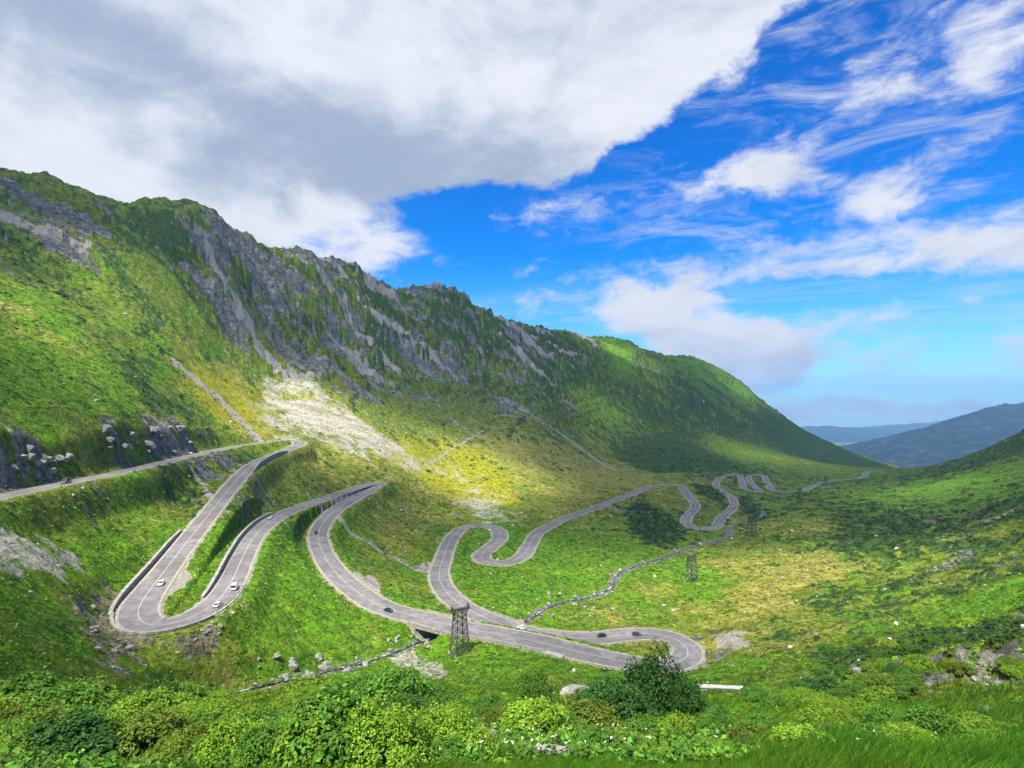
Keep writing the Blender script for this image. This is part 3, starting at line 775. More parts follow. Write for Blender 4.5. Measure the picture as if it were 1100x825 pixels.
def simple(name, c, rough=0.8, var=0.25, scale=2.0, metal=0.0, spec=0.3, bump=0.0):
    m, q = material(name)
    t_ = q.n('ShaderNodeTexCoord').outputs['Object']
    nn = q.noise(t_, scale, 6.0, 0.62)
    lo = tuple(v * (1 - var) for v in c); hi = tuple(min(1, v * (1 + var)) for v in c)
    b = q.n('ShaderNodeBsdfPrincipled', ins={'Base Color': q.mix(q.smooth(nn, 0.3, 0.7), lo, hi), 'Roughness': rough, 'Metallic': metal, 'Specular IOR Level': spec})
    if bump: q.set(b.inputs['Normal'], q.n('ShaderNodeBump', ins={'Strength': 0.8, 'Distance': bump, 'Height': nn}).outputs[0])
    q.n('ShaderNodeOutputMaterial', ins={'Surface': b.outputs[0]})
    return m


MAT_PAINT = simple('road_paint', (0.46, 0.45, 0.42), 0.7, 0.3, 1.5)
MAT_VERGE = simple('verge_gravel', (0.31, 0.29, 0.21), 0.95, 0.3, 1.2)


def ribbon(offs, zoff, i0=0, i1=None, gap=None):
    """strip along the road between two lateral offsets (fractions +- metres given as callables)"""
    i1 = len(RD) if i1 is None else i1
    k = np.arange(i0, i1)
    V = []
    for o in offs:
        off = o(RD[k, 3])
        V.append(np.stack([RD[k, 0] + RNx[k] * off, RD[k, 1] + RNy[k] * off, RD[k, 2] + zoff + 0 * off], 1))
    V = np.stack(V, 1)
    F = grid_faces(len(k), len(offs))
    if gap:
        keep = (np.repeat(np.arange(len(k) - 1), len(offs) - 1) // gap) % 2 == 0
        F = F[keep]
    return V.reshape(-1, 3), F


road = D.objects
V, F = ribbon([lambda w_: -w_ / 2, lambda w_: -w_ / 4, lambda w_: 0 * w_, lambda w_: w_ / 4, lambda w_: w_ / 2], 0.0)
put('road', mesh_np('road', V, F, ma), kind='structure')
vs, fs, nv_ = [], [], 0
for sd in (-1, 1):
    V, F = ribbon([lambda w_, s=sd: s * (w_ / 2 + 0.75), lambda w_, s=sd: s * (w_ / 2 - 0.02)], -0.03)
    V = V.reshape(-1, 2, 3); V[:, 0, 2] -= 0.06; V = V.reshape(-1, 3)
    vs.append(V); fs.append((F if sd > 0 else F[:, ::-1]) + nv_); nv_ += len(V)
put('road_verge', mesh_np('road_verge', np.concatenate(vs), np.concatenate(fs), MAT_VERGE), kind='structure')
vs, fs, nv_ = [], [], 0
for a_o, b_o, gp in ((lambda w_: 0 * w_ - 0.08, lambda w_: 0 * w_ + 0.08, None),):
    V, F = ribbon([a_o, b_o], 0.02, gap=gp)
    vs.append(V); fs.append(F + nv_); nv_ += len(V)
put('road_markings', mesh_np('road_markings', np.concatenate(vs), np.concatenate(fs), MAT_PAINT), kind='structure')

# ------------------------------------------------------------------ stream water
mw, q = material('stream_water')
tw = q.n('ShaderNodeTexCoord').outputs['Object']
nw = q.noise(tw, 0.8, 6.0, 0.6, 1.0)
wb = q.n('ShaderNodeBsdfPrincipled', ins={'Base Color': q.mix(q.smooth(nw, 0.54, 0.62), (0.03, 0.045, 0.04), (0.62, 0.66, 0.66)), 'Roughness': 0.35, 'Specular IOR Level': 0.35})
q.set(wb.inputs['Normal'], q.n('ShaderNodeBump', ins={'Strength': 0.5, 'Distance': 0.3, 'Height': nw}).outputs[0])
q.n('ShaderNodeOutputMaterial', ins={'Surface': wb.outputs[0]})
tn = np.stack([STT[:, 1], -STT[:, 0]], 1)
wid = ST[:, 3] * 0.30 * (0.42 + 0.18 * perlin(np.arange(len(ST)) / 5.0, np.zeros(len(ST)), 9))
V = np.stack([np.concatenate([ST[:, :2] + tn * (wid * f_)[:, None], (ST[:, 2] - 0.62)[:, None]], 1) for f_ in (-1, 0, 1)], 1)
put('stream', mesh_np('stream', V.reshape(-1, 3), grid_faces(len(ST), 3)[:, ::-1], mw), kind='structure')

# ------------------------------------------------------------------ haze, and an unseen cloud deck added to shade the land
def box_mesh(name, lo, hi, mat):
    x0, y0, z0 = lo; x1, y1, z1 = hi
    v = [(x0, y0, z0), (x1, y0, z0), (x1, y1, z0), (x0, y1, z0), (x0, y0, z1), (x1, y0, z1), (x1, y1, z1), (x0, y1, z1)]
    f_ = [(0, 3, 2, 1), (4, 5, 6, 7), (0, 1, 5, 4), (1, 2, 6, 5), (2, 3, 7, 6), (3, 0, 4, 7)]
    return mesh_np(name, np.array(v), np.array(f_), mat, False)


mh = D.materials.new('haze')
mh.use_nodes = True
hn = NT(mh.node_tree)
pv_ = hn.n('ShaderNodeVolumePrincipled', ins={'Color': (0.34, 0.64, 1.0), 'Density': HAZE_DENSITY, 'Anisotropy': 0.1})
hn.n('ShaderNodeOutputMaterial', ins={'Volume': pv_.outputs[0]})
put('haze', box_mesh('haze', (-15000, -15000, -1400), (15000, 15000, 520), mh), kind='stuff')

DECK_Z = 2500.0
def deck_target(x, y, zt=-30.0):
    k = (DECK_Z - zt) / SUN_DIR[2]
    return x - SUN_DIR[0] * k, y - SUN_DIR[1] * k
off = deck_target(0, 0)
dx_, dy_ = np.linspace(-1500, 1500, 260), np.linspace(-900, 3300, 360)
TX, TY = np.meshgrid(dx_, dy_)
thick_ = np.full(TX.shape, 0.95) + 0.22 * fbm(TX / 160, TY / 160, 4, 401) - sstep(np.hypot(TX / 1350, (TY - 1100) / 1900), 0.8, 1.0) * 1.6
LIT = [(960, 600, 80, .5), (1040, 690, 40, .5), (870, 640, 60, .4), (1000, 520, 80, .3), (250, 430, 40, .7), (545, 508, 45, .9), (275, 455, 40, 1.0), (212, 398, 40, 1.0), (430, 500, 45, .9), (470, 470, 45, .8), (225, 410, 42, 1.1), (255, 440, 45, 1.2), (300, 432, 55, 1.3), (335, 445, 60, 1.3), (375, 462, 50, 1.3), (410, 478, 50, 1.3), (450, 492, 55, 1.2), (490, 500, 50, 1.1), (520, 525, 40, 1.0), (505, 545, 26, .7),
       (655, 371, 90, 0.9), (790, 415, 140, 0.6), (650, 442, 60, 0.6), (40, 345, 60, 0.6), (110, 385, 45, 0.7), (60, 420, 40, .4), (300, 640, 50, 0.45), (230, 600, 50, .45), (560, 600, 70, 0.4), (700, 640, 70, 0.4), (300, 785, 40, 1.0), (650, 785, 40, 1.0), (900, 785, 30, 0.9), (100, 780, 40, 1.0),
       (60, 600, 45, 0.6), (90, 680, 35, 0.6), (190, 690, 30, .5), (150, 545, 40, .5), (1000, 600, 60, 0.4), (930, 555, 70, 0.35), (120, 300, 70, .35), (300, 330, 120, .25), (480, 380, 120, .25), (1060, 650, 35, 0.6), (830, 630, 50, 0.5), (820, 490, 120, 0.5), (1020, 530, 70, 0.4), (560, 690, 40, 0.4)]
for px, py, rad, k in LIT:  # holes cut in the deck so that sun patches land where wanted
    h = hit(px, py)
    kk = (h[2] + 30.0) / SUN_DIR[2]
    tx, ty = h[0] - SUN_DIR[0] * kk, h[1] - SUN_DIR[1] * kk
    q2 = ((TX - tx) ** 2 + (TY - ty) ** 2) / rad ** 2
    thick_ -= k * np.exp(-0.7 * q2)
thick_ = np.clip(thick_, 0, 1.3)
CX, CY = TX - off[0], TY - off[1]
lump = 30 * fbm(TX / 120, TY / 120, 4, 411)
bot = np.stack([CX, CY, DECK_Z - 60 * thick_ + lump * thick_], -1).reshape(-1, 3)
top = np.stack([CX, CY, DECK_Z + 160 * thick_ + 2 * lump * thick_ + 0.5], -1).reshape(-1, 3)
gf = grid_faces(*TX.shape)
keep = (thick_.ravel()[gf] > 0.02).any(1)
gf = gf[keep]
mc, c_ = material('shade_cloud_skin')
at_ = c_.n('ShaderNodeAttribute', attribute_name='thickness')
al = c_.smooth(at_.outputs['Fac'], 0.0, 1.0, 0.0, CLOUD_STOP)
df = c_.n('ShaderNodeBsdfTranslucent', ins={'Color': (0.9, 0.9, 0.92)})
d2_ = c_.n('ShaderNodeBsdfDiffuse', ins={'Color': (0.9, 0.9, 0.92)})
mm_ = c_.n('ShaderNodeMixShader', ins={0: 0.5, 1: df.outputs[0], 2: d2_.outputs[0]})
tr_ = c_.n('ShaderNodeBsdfTransparent')
ms_ = c_.n('ShaderNodeMixShader', ins={0: al, 1: tr_.outputs[0], 2: mm_.outputs[0]})
c_.n('ShaderNodeOutputMaterial', ins={'Surface': ms_.outputs[0]})
cm = mesh_np('unseen_shade_cloud', np.concatenate([bot, top]), np.concatenate([gf[:, ::-1], gf + len(bot)]), mc)
ta_ = cm.attributes.new('thickness', 'FLOAT', 'POINT')
ta_.data.foreach_set('value', np.concatenate([thick_.ravel(), thick_.ravel()]).astype(np.float32))
put('unseen_shade_cloud', cm, kind='structure')  # out of view, added and shaped only for the shade it casts

# ------------------------------------------------------------------ small builders
class MB:
    """collects bars, boxes and tubes and links them as one mesh"""
    def __init__(self):
        self.v, self.f = [], []

    def add(self, v, f):
        b = len(self.v)
        self.v += [tuple(map(float, p)) for p in v]
        self.f += [tuple(i + b for i in q) for q in f]

    def box(self, lo, hi, taper=1.0):
        x0, y0, z0 = lo; x1, y1, z1 = hi
        cx, cy = (x0 + x1) / 2, (y0 + y1) / 2
        t = lambda x, y: (cx + (x - cx) * taper, cy + (y - cy) * taper)
        q = [(x0, y0), (x1, y0), (x1, y1), (x0, y1)]
        self.add([(*p, z0) for p in q] + [(*t(*p), z1) for p in q], [(3, 2, 1, 0), (4, 5, 6, 7), (0, 1, 5, 4), (1, 2, 6, 5), (2, 3, 7, 6), (3, 0, 4, 7)])

    def bar(self, a, b, r, r2=None, sides=4):
        a, b = np.array(a, float), np.array(b, float)
        r2 = r if r2 is None else r2
        d = b - a; d /= np.linalg.norm(d) + 1e-9
        s = np.cross(d, (0, 0, 1) if abs(d[2]) < 0.95 else (1, 0, 0)); s /= np.linalg.norm(s)
        t = np.cross(d, s)
        ang = [2 * math.pi * (k + .5) / sides for k in range(sides)]
        v = [a + r * (math.cos(q) * s + math.sin(q) * t) for q in ang] + [b + r2 * (math.cos(q) * s + math.sin(q) * t) for q in ang]
        self.add(v, [(k, (k + 1) % sides, sides + (k + 1) % sides, sides + k) for k in range(sides)] + [tuple(range(sides))[::-1], tuple(range(sides, 2 * sides))])

    def disc(self, c, r, w_, axis=1, sides=14):
        c = np.array(c, float); d = np.zeros(3); d[axis] = w_ / 2
        self.bar(c - d, c + d, r, sides=sides)

    def build(self, name, mat, parent=None, smooth=False, bevel=0.0, **props):
        me = D.meshes.new(name)
        me.from_pydata(self.v, [], self.f)
        me.update()
        if smooth: me.polygons.foreach_set('use_smooth', [True] * len(me.polygons))
        me.materials.append(mat)
        o = put(name, me, parent, **props)
        if bevel:
            b = o.modifiers.new('bevel', 'BEVEL'); b.width = bevel; b.segments = 2
        return o


def thing(name, label, cat, loc, rot=0.0, group=None):
    o = put(name, None, loc=loc, rot=rot, label=label, category=cat)
    o.empty_display_size = 0.2
    if group: o['group'] = group
    return o


def copy_tree(src, loc, rot, label, scale=None):
    r = src.copy(); COL.objects.link(r)
    r.location = tuple(float(c) for c in loc); r.rotation_euler = (0, 0, rot); r['label'] = label
    if scale: r.scale = (scale,) * 3
    for ch in list(src.children):
        c = ch.copy(); COL.objects.link(c); c.parent = r
        for g2 in list(ch.children):
            d = g2.copy(); COL.objects.link(d); d.parent = c
    return r


MAT_CONC = simple('weathered_concrete', (0.30, 0.285, 0.25), 0.9, 0.35, 0.8, bump=0.1)
MAT_STEEL = simple('dull_steel', (0.16, 0.16, 0.165), 0.6, 0.3, 2.0, metal=0.3)
MAT_GALV = simple('galvanised_rail', (0.55, 0.56, 0.57), 0.45, 0.15, 2.0, metal=0.5)
MAT_DARKST = simple('dark_lattice_steel', (0.085, 0.082, 0.078), 0.75, 0.3, 1.0)
mws, q = material('stone_masonry')
tq = q.n('ShaderNodeTexCoord').outputs['Object']
vq = q.n('ShaderNodeTexVoronoi', ins={'Vector': tq, 'Scale': 1.6})
ve = q.n('ShaderNodeTexVoronoi', feature='DISTANCE_TO_EDGE', ins={'Vector': tq, 'Scale': 1.6})
sc1 = q.n('ShaderNodeSeparateColor', ins={0: vq.outputs['Color']})
wc = q.mix(sc1.outputs[0], (0.20, 0.19, 0.165), (0.44, 0.41, 0.35))
wc = q.mix(q.smooth(ve.outputs['Distance'], 0.06, 0.0), wc, (0.05, 0.05, 0.045))
wb_ = q.n('ShaderNodeBsdfPrincipled', ins={'Base Color': wc, 'Roughness': 0.95})
q.set(wb_.inputs['Normal'], q.n('ShaderNodeBump', ins={'Strength': 0.7, 'Distance': 0.15, 'Height': ve.outputs['Distance']}).outputs[0])
q.n('ShaderNodeOutputMaterial', ins={'Surface': wb_.outputs[0]})


# ------------------------------------------------------------------ walls, rails and bridges of the road
def side_strip(i0, i1, side, out, w0, z0, z1):
    """closed wall following the road between two samples; side +1 = right of the downhill direction"""
    k = np.arange(min(i0, i1), max(i0, i1) + 1)
    mb = MB()
    a = side * (RD[k, 3] / 2 + out); b = side * (RD[k, 3] / 2 + out + w0)
    P_ = []
    zz0 = z0 if hasattr(z0, '__len__') else np.full(len(k), z0); zz1 = z1 if hasattr(z1, '__len__') else np.full(len(k), z1)
    for o_, z_ in ((a, zz0), (a, zz1), (b, zz1), (b, zz0)):
        P_.append(np.stack([RD[k, 0] + RNx[k] * o_, RD[k, 1] + RNy[k] * o_, RD[k, 2] + z_], 1))
    V = np.stack(P_, 1).reshape(-1, 3)
    f_ = []
    for j in range(len(k) - 1):
        for e in range(4):
            f_.append((4 * j + e, 4 * j + (e + 1) % 4, 4 * j + 4 + (e + 1) % 4, 4 * j + 4 + e))
    f_ += [(3, 2, 1, 0), tuple(4 * (len(k) - 1) + e for e in range(4))]
    mb.add(V, f_)
    return mb


def wall_thing(name, label, cat, p0, p1, side, out, thick, z0, h, cap=True, group=None):
    i0, i1 = road_index(*p0), road_index(*p1)
    i0, i1 = min(i0, i1), max(i0, i1)
    m = i1 - i0 + 1
    prof = np.minimum(1, np.minimum(np.arange(m), np.arange(m)[::-1]) / max(3, m * 0.22)) ** 0.7
    h_ = h * (0.25 + 0.75 * prof)
    t = thing(name, label, cat, (0, 0, 0), group=group)
    side_strip(i0, i1, side, out, thick, z0, h_).build('masonry', MAT_STONE if False else mws, t)
    if cap: side_strip(i0, i1, side, out - 0.08, thick + 0.16, h_ + 0.003, h_ + 0.22).build('coping', MAT_CONC, t)
    return t


wall_thing('retaining_wall', 'long dark stone retaining wall on the uphill side of the road down to the leftmost hairpin', 'wall', (208, 568), (141, 655), 1, 1.3, 0.7, -1.0, 1.25)
wall_thing('retaining_wall', 'curved dark stone retaining wall left of the road climbing from the leftmost hairpin', 'wall', (236, 640), (306, 551), -1, 1.0, 0.7, -1.0, 1.4)
wall_thing('retaining_wall', 'stone retaining wall holding the upper terrace road above the highest hairpin', 'wall', (302, 488), (262, 508), -1, 0.6, 0.8, -1.0, 2.2)
wall_thing('retaining_wall', 'stone wall carrying the outer edge of the leftmost hairpin', 'wall', (152, 672), (236, 650), 1 if False else -1, 0.2, 0.6, -4.5, -0.35, cap=False) if False else None


def outer_wall(name, label, p0, p1, side, depth):
    i0, i1 = sorted((road_index(*p0), road_index(*p1)))
    t = thing(name, label, 'wall', (0, 0, 0))
    side_strip(i0, i1, side, 0.96, 0.6, -depth, -0.12).build('masonry', mws, t)
    side_strip(i0, i1, side, 0.90, 0.75, -0.117, 0.45).build('parapet', MAT_CONC, t)
    return t


outer_wall('hairpin_wall', 'stone wall with pale parapet round the outside of the leftmost hairpin bend', (146, 655), (214, 662), 1, 1.6)


def guard_rail(label, p0, p1, side, out=0.6):
    i0, i1 = sorted((road_index(*p0), road_index(*p1)))
    t = thing('guard_rail', label, 'guard rail', tuple(RD[(i0 + i1) // 2, :3]), group='guard rails beside the mountain road')
    base = np.array(t.location)
    rail = side_strip(i0, i1, side, out, 0.10, 0.45, 0.80)
    rail.v = [tuple(np.array(p) - base) for p in rail.v]
    rail.build('rail', MAT_GALV, t)
    for j in range(i0, i1 + 1, 3):
        o_ = side * (RD[j, 3] / 2 + out + 0.16)
        p = np.array([RD[j, 0] + RNx[j] * o_, RD[j, 1] + RNy[j] * o_, RD[j, 2]]) - base
        mb = MB(); mb.box(p + (-0.07, -0.07, -0.5), p + (0.07, 0.07, 0.85)); mb.build('post', MAT_GALV, t)
    return t


guard_rail('steel guard rail on the near side of the road just past the leftmost hairpin', (214, 660), (250, 632), 1)
guard_rail('steel guard rail on the near edge of the lower road right of the lattice tower', (505, 676), (590, 692), 1)
guard_rail('steel guard rail on the outside of the rightmost hairpin', (715, 680), (750, 704), -1)


def bridge(label, p0, p1, span):
    i0, i1 = sorted((road_index(*p0), road_index(*p1)))
    t = thing('road_bridge', label, 'bridge', (0, 0, 0), group='small stone bridges over the stream')
    k = np.arange(i0, i1 + 1)
    mb = side_strip(i0, i1, 1, 0.99, 0.0, 0, 0)
    # deck slab under the road
    a, b = -(RD[k, 3] / 2 + 1.0), RD[k, 3] / 2 + 1.0
    V = []
    for o_, z_ in ((a, -1.1), (a, -0.13), (b, -0.13), (b, -1.1)):
        V.append(np.stack([RD[k, 0] + RNx[k] * o_, RD[k, 1] + RNy[k] * o_, RD[k, 2] + z_], 1))
    V = np.stack(V, 1).reshape(-1, 3)
    mb = MB()
    f_ = [(4 * j + e, 4 * j + (e + 1) % 4, 4 * j + 4 + (e + 1) % 4, 4 * j + 4 + e) for j in range(len(k) - 1) for e in range(4)]
    mb.add(V, f_ + [(3, 2, 1, 0), tuple(4 * (len(k) - 1) + e for e in range(4))])
    mb.build('deck', MAT_CONC, t)
    for sd in (-1, 1):
        side_strip(i0, i1, sd, 0.70, 0.35, -0.127, 0.62).build('parapet', MAT_CONC, t)
        for ia, ib in ((i0, i0 + 2), (i1 - 2, i1)):
            side_strip(ia, ib, sd, 0.2, 0.82, -5.5, -1.103).build('abutment', mws, t)
    return t


def crossings():
    """road samples where the stream passes beneath"""
    res = []
    for j in range(0, len(RD)):
        if 120 < RD[j, 1] < 260 and RD[j, 2] < -70:
            d = np.hypot(ST[:, 0] - RD[j, 0], ST[:, 1] - RD[j, 1]).min()
            if d < 6.5: res.append(j)
    groups = []
    for j in res:
        if groups and j - groups[-1][-1] <= 3: groups[-1].append(j)
        else: groups.append([j])
    return groups


CROSS = crossings()
print('stream crossings', [(round(550 + RD[c[0], 0] / RD[c[0], 1] * FOC), round(HORIZON - RD[c[0], 2] / RD[c[0], 1] * FOC), len(c)) for c in CROSS])
for c, lab in zip(CROSS, ['low concrete bridge carrying the lower road over the stream left of the lattice tower', 'concrete bridge carrying the road behind the lattice tower over the stream', 'concrete bridge on the farther road strand over the stream']):
    i0, i1 = c[0] - 2, c[-1] + 2
    px0 = (550 + RD[i0, 0] / RD[i0, 1] * FOC, HORIZON - RD[i0, 2] / RD[i0, 1] * FOC); px1 = (550 + RD[i1, 0] / RD[i1, 1] * FOC, HORIZON - RD[i1, 2] / RD[i1, 1] * FOC)
    bridge(lab, px0, px1, 0)

# culvert mouth below the lower road
ci = road_index(606, 696)
cp = np.array([RD[ci, 0] + RNx[ci] * (RD[ci, 3] / 2 + 1.4), RD[ci, 1] + RNy[ci] * (RD[ci, 3] / 2 + 1.4), RD[ci, 2]])
ct = thing('culvert', 'pale concrete culvert mouth with a black opening below the lower road', 'culvert', cp, math.atan2(RT[ci, 1], RT[ci, 0]))
mb = MB(); mb.box((-3.0, -0.4, -0.55), (3.0, 1.6, 0.35)); mb.box((-3.0, -0.4, -4.0), (-2.2, 1.6, -0.553)); mb.box((2.2, -0.4, -4.0), (3.0, 1.6, -0.553)); mb.build('headwall', MAT_CONC, ct, bevel=0.06)
mb = MB(); mb.box((-2.19, 1.0, -4.0), (2.19, 1.5, -0.56)); mb.build('opening', simple('culvert_shade', (0.012, 0.012, 0.012), 1.0), ct)  # black block stands in for the shade inside the mouth
mb = MB(); mb.add([(-3.0, -0.42, -4), (-3.0, -0.42, 0.2), (-6.5, 2.0, -2.2), (-6.5, 2.0, -4), (-3.4, -0.1, -4), (-3.4, -0.1, 0.2), (-6.7, 2.3, -2.2), (-6.7, 2.3, -4)], [(0, 1, 2, 3), (7, 6, 5, 4), (1, 5, 6, 2), (0, 3, 7, 4), (0, 4, 5, 1), (3, 2, 6, 7)]); mb.build('wing_wall', MAT_CONC, ct)

# low pale wall on the brow at the right
pc = hit(787, 742); pa, pb = np.array([pc[0] - 0.06 * pc[1], pc[1] + 0.6, pc[2]]), np.array([pc[0] + 0.06 * pc[1], pc[1] - 0.6, pc[2]])
dl = math.hypot(pb[0] - pa[0], pb[1] - pa[1])
lw = thing('low_wall', 'short pale concrete wall lying in the grass right of the dark alder bush', 'wall', (pa + pb) / 2 + (0, 0, 0.1), math.atan2(pb[1] - pa[1], pb[0] - pa[0]))
mb = MB(); mb.box((-dl / 2, -0.5, -2.6), (dl / 2, 0.5, 0.45)); mb.build('wall_body', MAT_CONC, lw, bevel=0.08)
mb = MB(); mb.box((-dl / 2 - .1, -0.62, 0.453), (dl / 2 + .1, 0.62, 0.70)); mb.build('coping', simple('pale_slab', (0.45, 0.43, 0.38), 0.9, 0.3, 1.0), lw, bevel=0.05)

# ------------------------------------------------------------------ cableway towers
def make_tower(loc, rot, label):
    t = thing('lattice_tower', label, 'tower', loc, rot, 'lattice towers of the cableway')
    H, B, T = 13.2, 2.2, 1.35
    corner = lambda sx, sy, z: (sx * (B + (T - B) * z / H), sy * (B + (T - B) * z / H), z)
    for sx in (-1, 1):
        for sy in (-1, 1):
            mb = MB(); mb.bar(corner(sx, sy, -1.5), corner(sx, sy, H), 0.22, 0.17); mb.build('leg', MAT_DARKST, t)
    mb = MB()
    lv = [0, 2.9, 5.6, 8.0, 10.2, 11.8, 13.2]
    for z0, z1 in zip(lv[:-1], lv[1:]):
        for (ax, ay), (bx, by) in (((-1, -1), (1, -1)), ((1, -1), (1, 1)), ((1, 1), (-1, 1)), ((-1, 1), (-1, -1))):
            mb.bar(corner(ax, ay, z0), corner(bx, by, z1), 0.09); mb.bar(corner(bx, by, z0), corner(ax, ay, z1), 0.09)
            mb.bar(corner(ax, ay, z1), corner(bx, by, z1), 0.10)
    mb.build('bracing', MAT_DARKST, t)
    mb = MB(); mb.box((-3.2, -0.45, H - 0.2), (3.2, 0.45, H + 0.5)); mb.bar((-3.0, 0, H), (-1.3, 0, H - 2.4), 0.12); mb.bar((3.0, 0, H), (1.3, 0, H - 2.4), 0.12)
    arm = mb.build('cross_arm', MAT_DARKST, t)
    for x in (-2.7, 2.7):
        mb = MB(); mb.disc((x, 0, H + 1.15), 0.55, 0.4, axis=0); mb.build('pulley', MAT_STEEL, arm)
    for sx in (-1, 1):
        for sy in (-1, 1):
            mb = MB(); mb.box((sx * B - 0.5, sy * B - 0.5, -2.2), (sx * B + 0.5, sy * B + 0.5, 0.25)); mb.build('footing', MAT_CONC, t)
    return t


tw0 = hit(494, 702)
tower = make_tower(tw0, 0.55, 'dark lattice cableway tower standing in front of the lower road')
for px, py, lab, s in ((743, 625, 'slim lattice cableway tower on the valley floor beside the stream', 0.95), (808, 577, 'lattice cableway tower just right of the stream bend in the valley', 1.1), (859, 539, 'distant lattice cableway tower near the last road bends', 1.0), (887, 522, 'farthest lattice cableway tower, beside the straight road at the valley end', 0.95)):
    copy_tree(tower, hit(px, py), 0.5, lab, s)

# ------------------------------------------------------------------ vehicles
MAT_TYRE = simple('tyre_rubber', (0.02, 0.02, 0.02), 0.9)
MAT_RIM = simple('wheel_rim', (0.45, 0.45, 0.46), 0.4, metal=0.7)
mgl, q = material('car_glass'); gb = q.n('ShaderNodeBsdfPrincipled', ins={'Base Color': (0.02, 0.025, 0.03), 'Roughness': 0.08}); q.n('ShaderNodeOutputMaterial', ins={'Surface': gb.outputs[0]})
MAT_LAMP = simple('headlamp_glass', (0.75, 0.75, 0.72), 0.2); MAT_TAIL = simple('tail_lamp', (0.45, 0.02, 0.02), 0.3)


def car_paint(name, c):
    m, q = material(name)
    b = q.n('ShaderNodeBsdfPrincipled', ins={'Base Color': c, 'Roughness': 0.3, 'Coat Weight': 0.5})
    q.n('ShaderNodeOutputMaterial', ins={'Surface': b.outputs[0]})
    return m


def loft(mb, secs):
    """secs: list of cross-sections (equal length rings)"""
    b = len(mb.v); m = len(secs[0])
    v = [p for s_ in secs for p in s_]
    f_ = [(i * m + j, i * m + (j + 1) % m, (i + 1) * m + (j + 1) % m, (i + 1) * m + j) for i in range(len(secs) - 1) for j in range(m)]
    f_ += [tuple(range(m))[::-1], tuple((len(secs) - 1) * m + j for j in range(m))]
    mb.add(v, f_)


def make_car(paint, label, i, lane, van=False, away=True):
    """lane: signed metres right of the road centre"""
    p = (RD[i, 0] + RNx[i] * lane, RD[i, 1] + RNy[i] * lane, RD[i, 2] + 0.01)
    ang = math.atan2(RT[i, 1], RT[i, 0]) + (0 if away else math.pi)
    t = thing('van' if van else 'car', label, 'van' if van else 'car', p, ang)
    L, Wd = (5.3, 1.0) if van else (4.3, 0.9)
    k = 1.55 if van else 1.0
    mb = MB()
    def ring(x, w_, z0, z1): return [(x, -w_, z0), (x, -w_ * 1.0, (z0 + z1) / 2), (x, -w_ * 0.93, z1), (x, w_ * 0.93, z1), (x, w_, (z0 + z1) / 2), (x, w_, z0)]
    hb = 0.95 if not van else 1.15
    loft(mb, [ring(-L / 2, Wd * .86, 0.42, hb * .86), ring(-L / 2 + .18, Wd * .97, 0.28, hb), ring(-L * .2, Wd, 0.25, hb), ring(L * .18, Wd, 0.25, hb), ring(L / 2 - .45, Wd * .97, 0.26, hb * .84), ring(L / 2 - .08, Wd * .88, 0.32, hb * .70), ring(L / 2, Wd * .8, 0.40, hb * .6)])
    body = mb.build('body', paint, t, smooth=False, bevel=0.05)
    mb = MB(); zt = 1.46 if not van else 2.1
    def cab(x, w_, z): return [(x, -w_, z), (x, w_, z)]
    x0, x1, x2, x3 = (-L / 2 + .35, -L / 2 + .95, L * .10, L * .26) if not van else (-L / 2 + .05, -L / 2 + .15, L * .24, L * .38)
    v = cab(x0, Wd * .90, hb - .01) + cab(x1, Wd * .74, zt - .06) + cab(x2, Wd * .74, zt - .06) + cab(x3, Wd * .88, hb - .01)
    mb.add(v, [(0, 1, 3, 2), (2, 3, 5, 4), (4, 5, 7, 6), (0, 2, 4, 6), (1, 7, 5, 3), (0, 6, 7, 1)])
    mb.build('windows', mgl, t)
    mb = MB(); mb.box((x1 - .08, -Wd * .76, zt - .058), (x2 + .08, Wd * .76, zt + .02))
    for s in (-1, 1):
        mb.bar((x0, s * Wd * .91, hb - .02), (x1, s * Wd * .76, zt - .03), .05); mb.bar((x3, s * Wd * .89, hb - .02), (x2, s * Wd * .76, zt - .03), .05)
        mb.bar(((x1 + x2) / 2, s * Wd * .90, hb - .02), ((x1 + x2) / 2, s * Wd * .76, zt - .03), .05)
        if van: mb.box((x0, s * Wd * .99 - .02, hb), ((x1 + x2) / 2, s * Wd * .99 + .02, zt), 0.97)
    mb.build('roof', paint, t)
    for sx in (-L * .31, L * .31):
        for s in (-1, 1):
            mb = MB(); mb.disc((sx, s * (Wd - .1), .33), .33, .22); wh = mb.build('wheel', MAT_TYRE, t)
            mb = MB(); mb.disc((sx, s * (Wd + .015), .33), .2, .02); mb.build('rim', MAT_RIM, wh)
    for s in (-1, 1):
        mb = MB(); mb.box((L / 2 - .14, s * Wd * .62 - .16, hb * .56), (L / 2 + .03, s * Wd * .62 + .16, hb * .70)); mb.build('headlight', MAT_LAMP, t)
        mb = MB(); mb.box((-L / 2 - .02, s * Wd * .66 - .14, hb * .62), (-L / 2 + .1, s * Wd * .66 + .14, hb * .82)); mb.build('tail_light', MAT_TAIL, t)
    t.scale = (0.76,) * 3
    return t


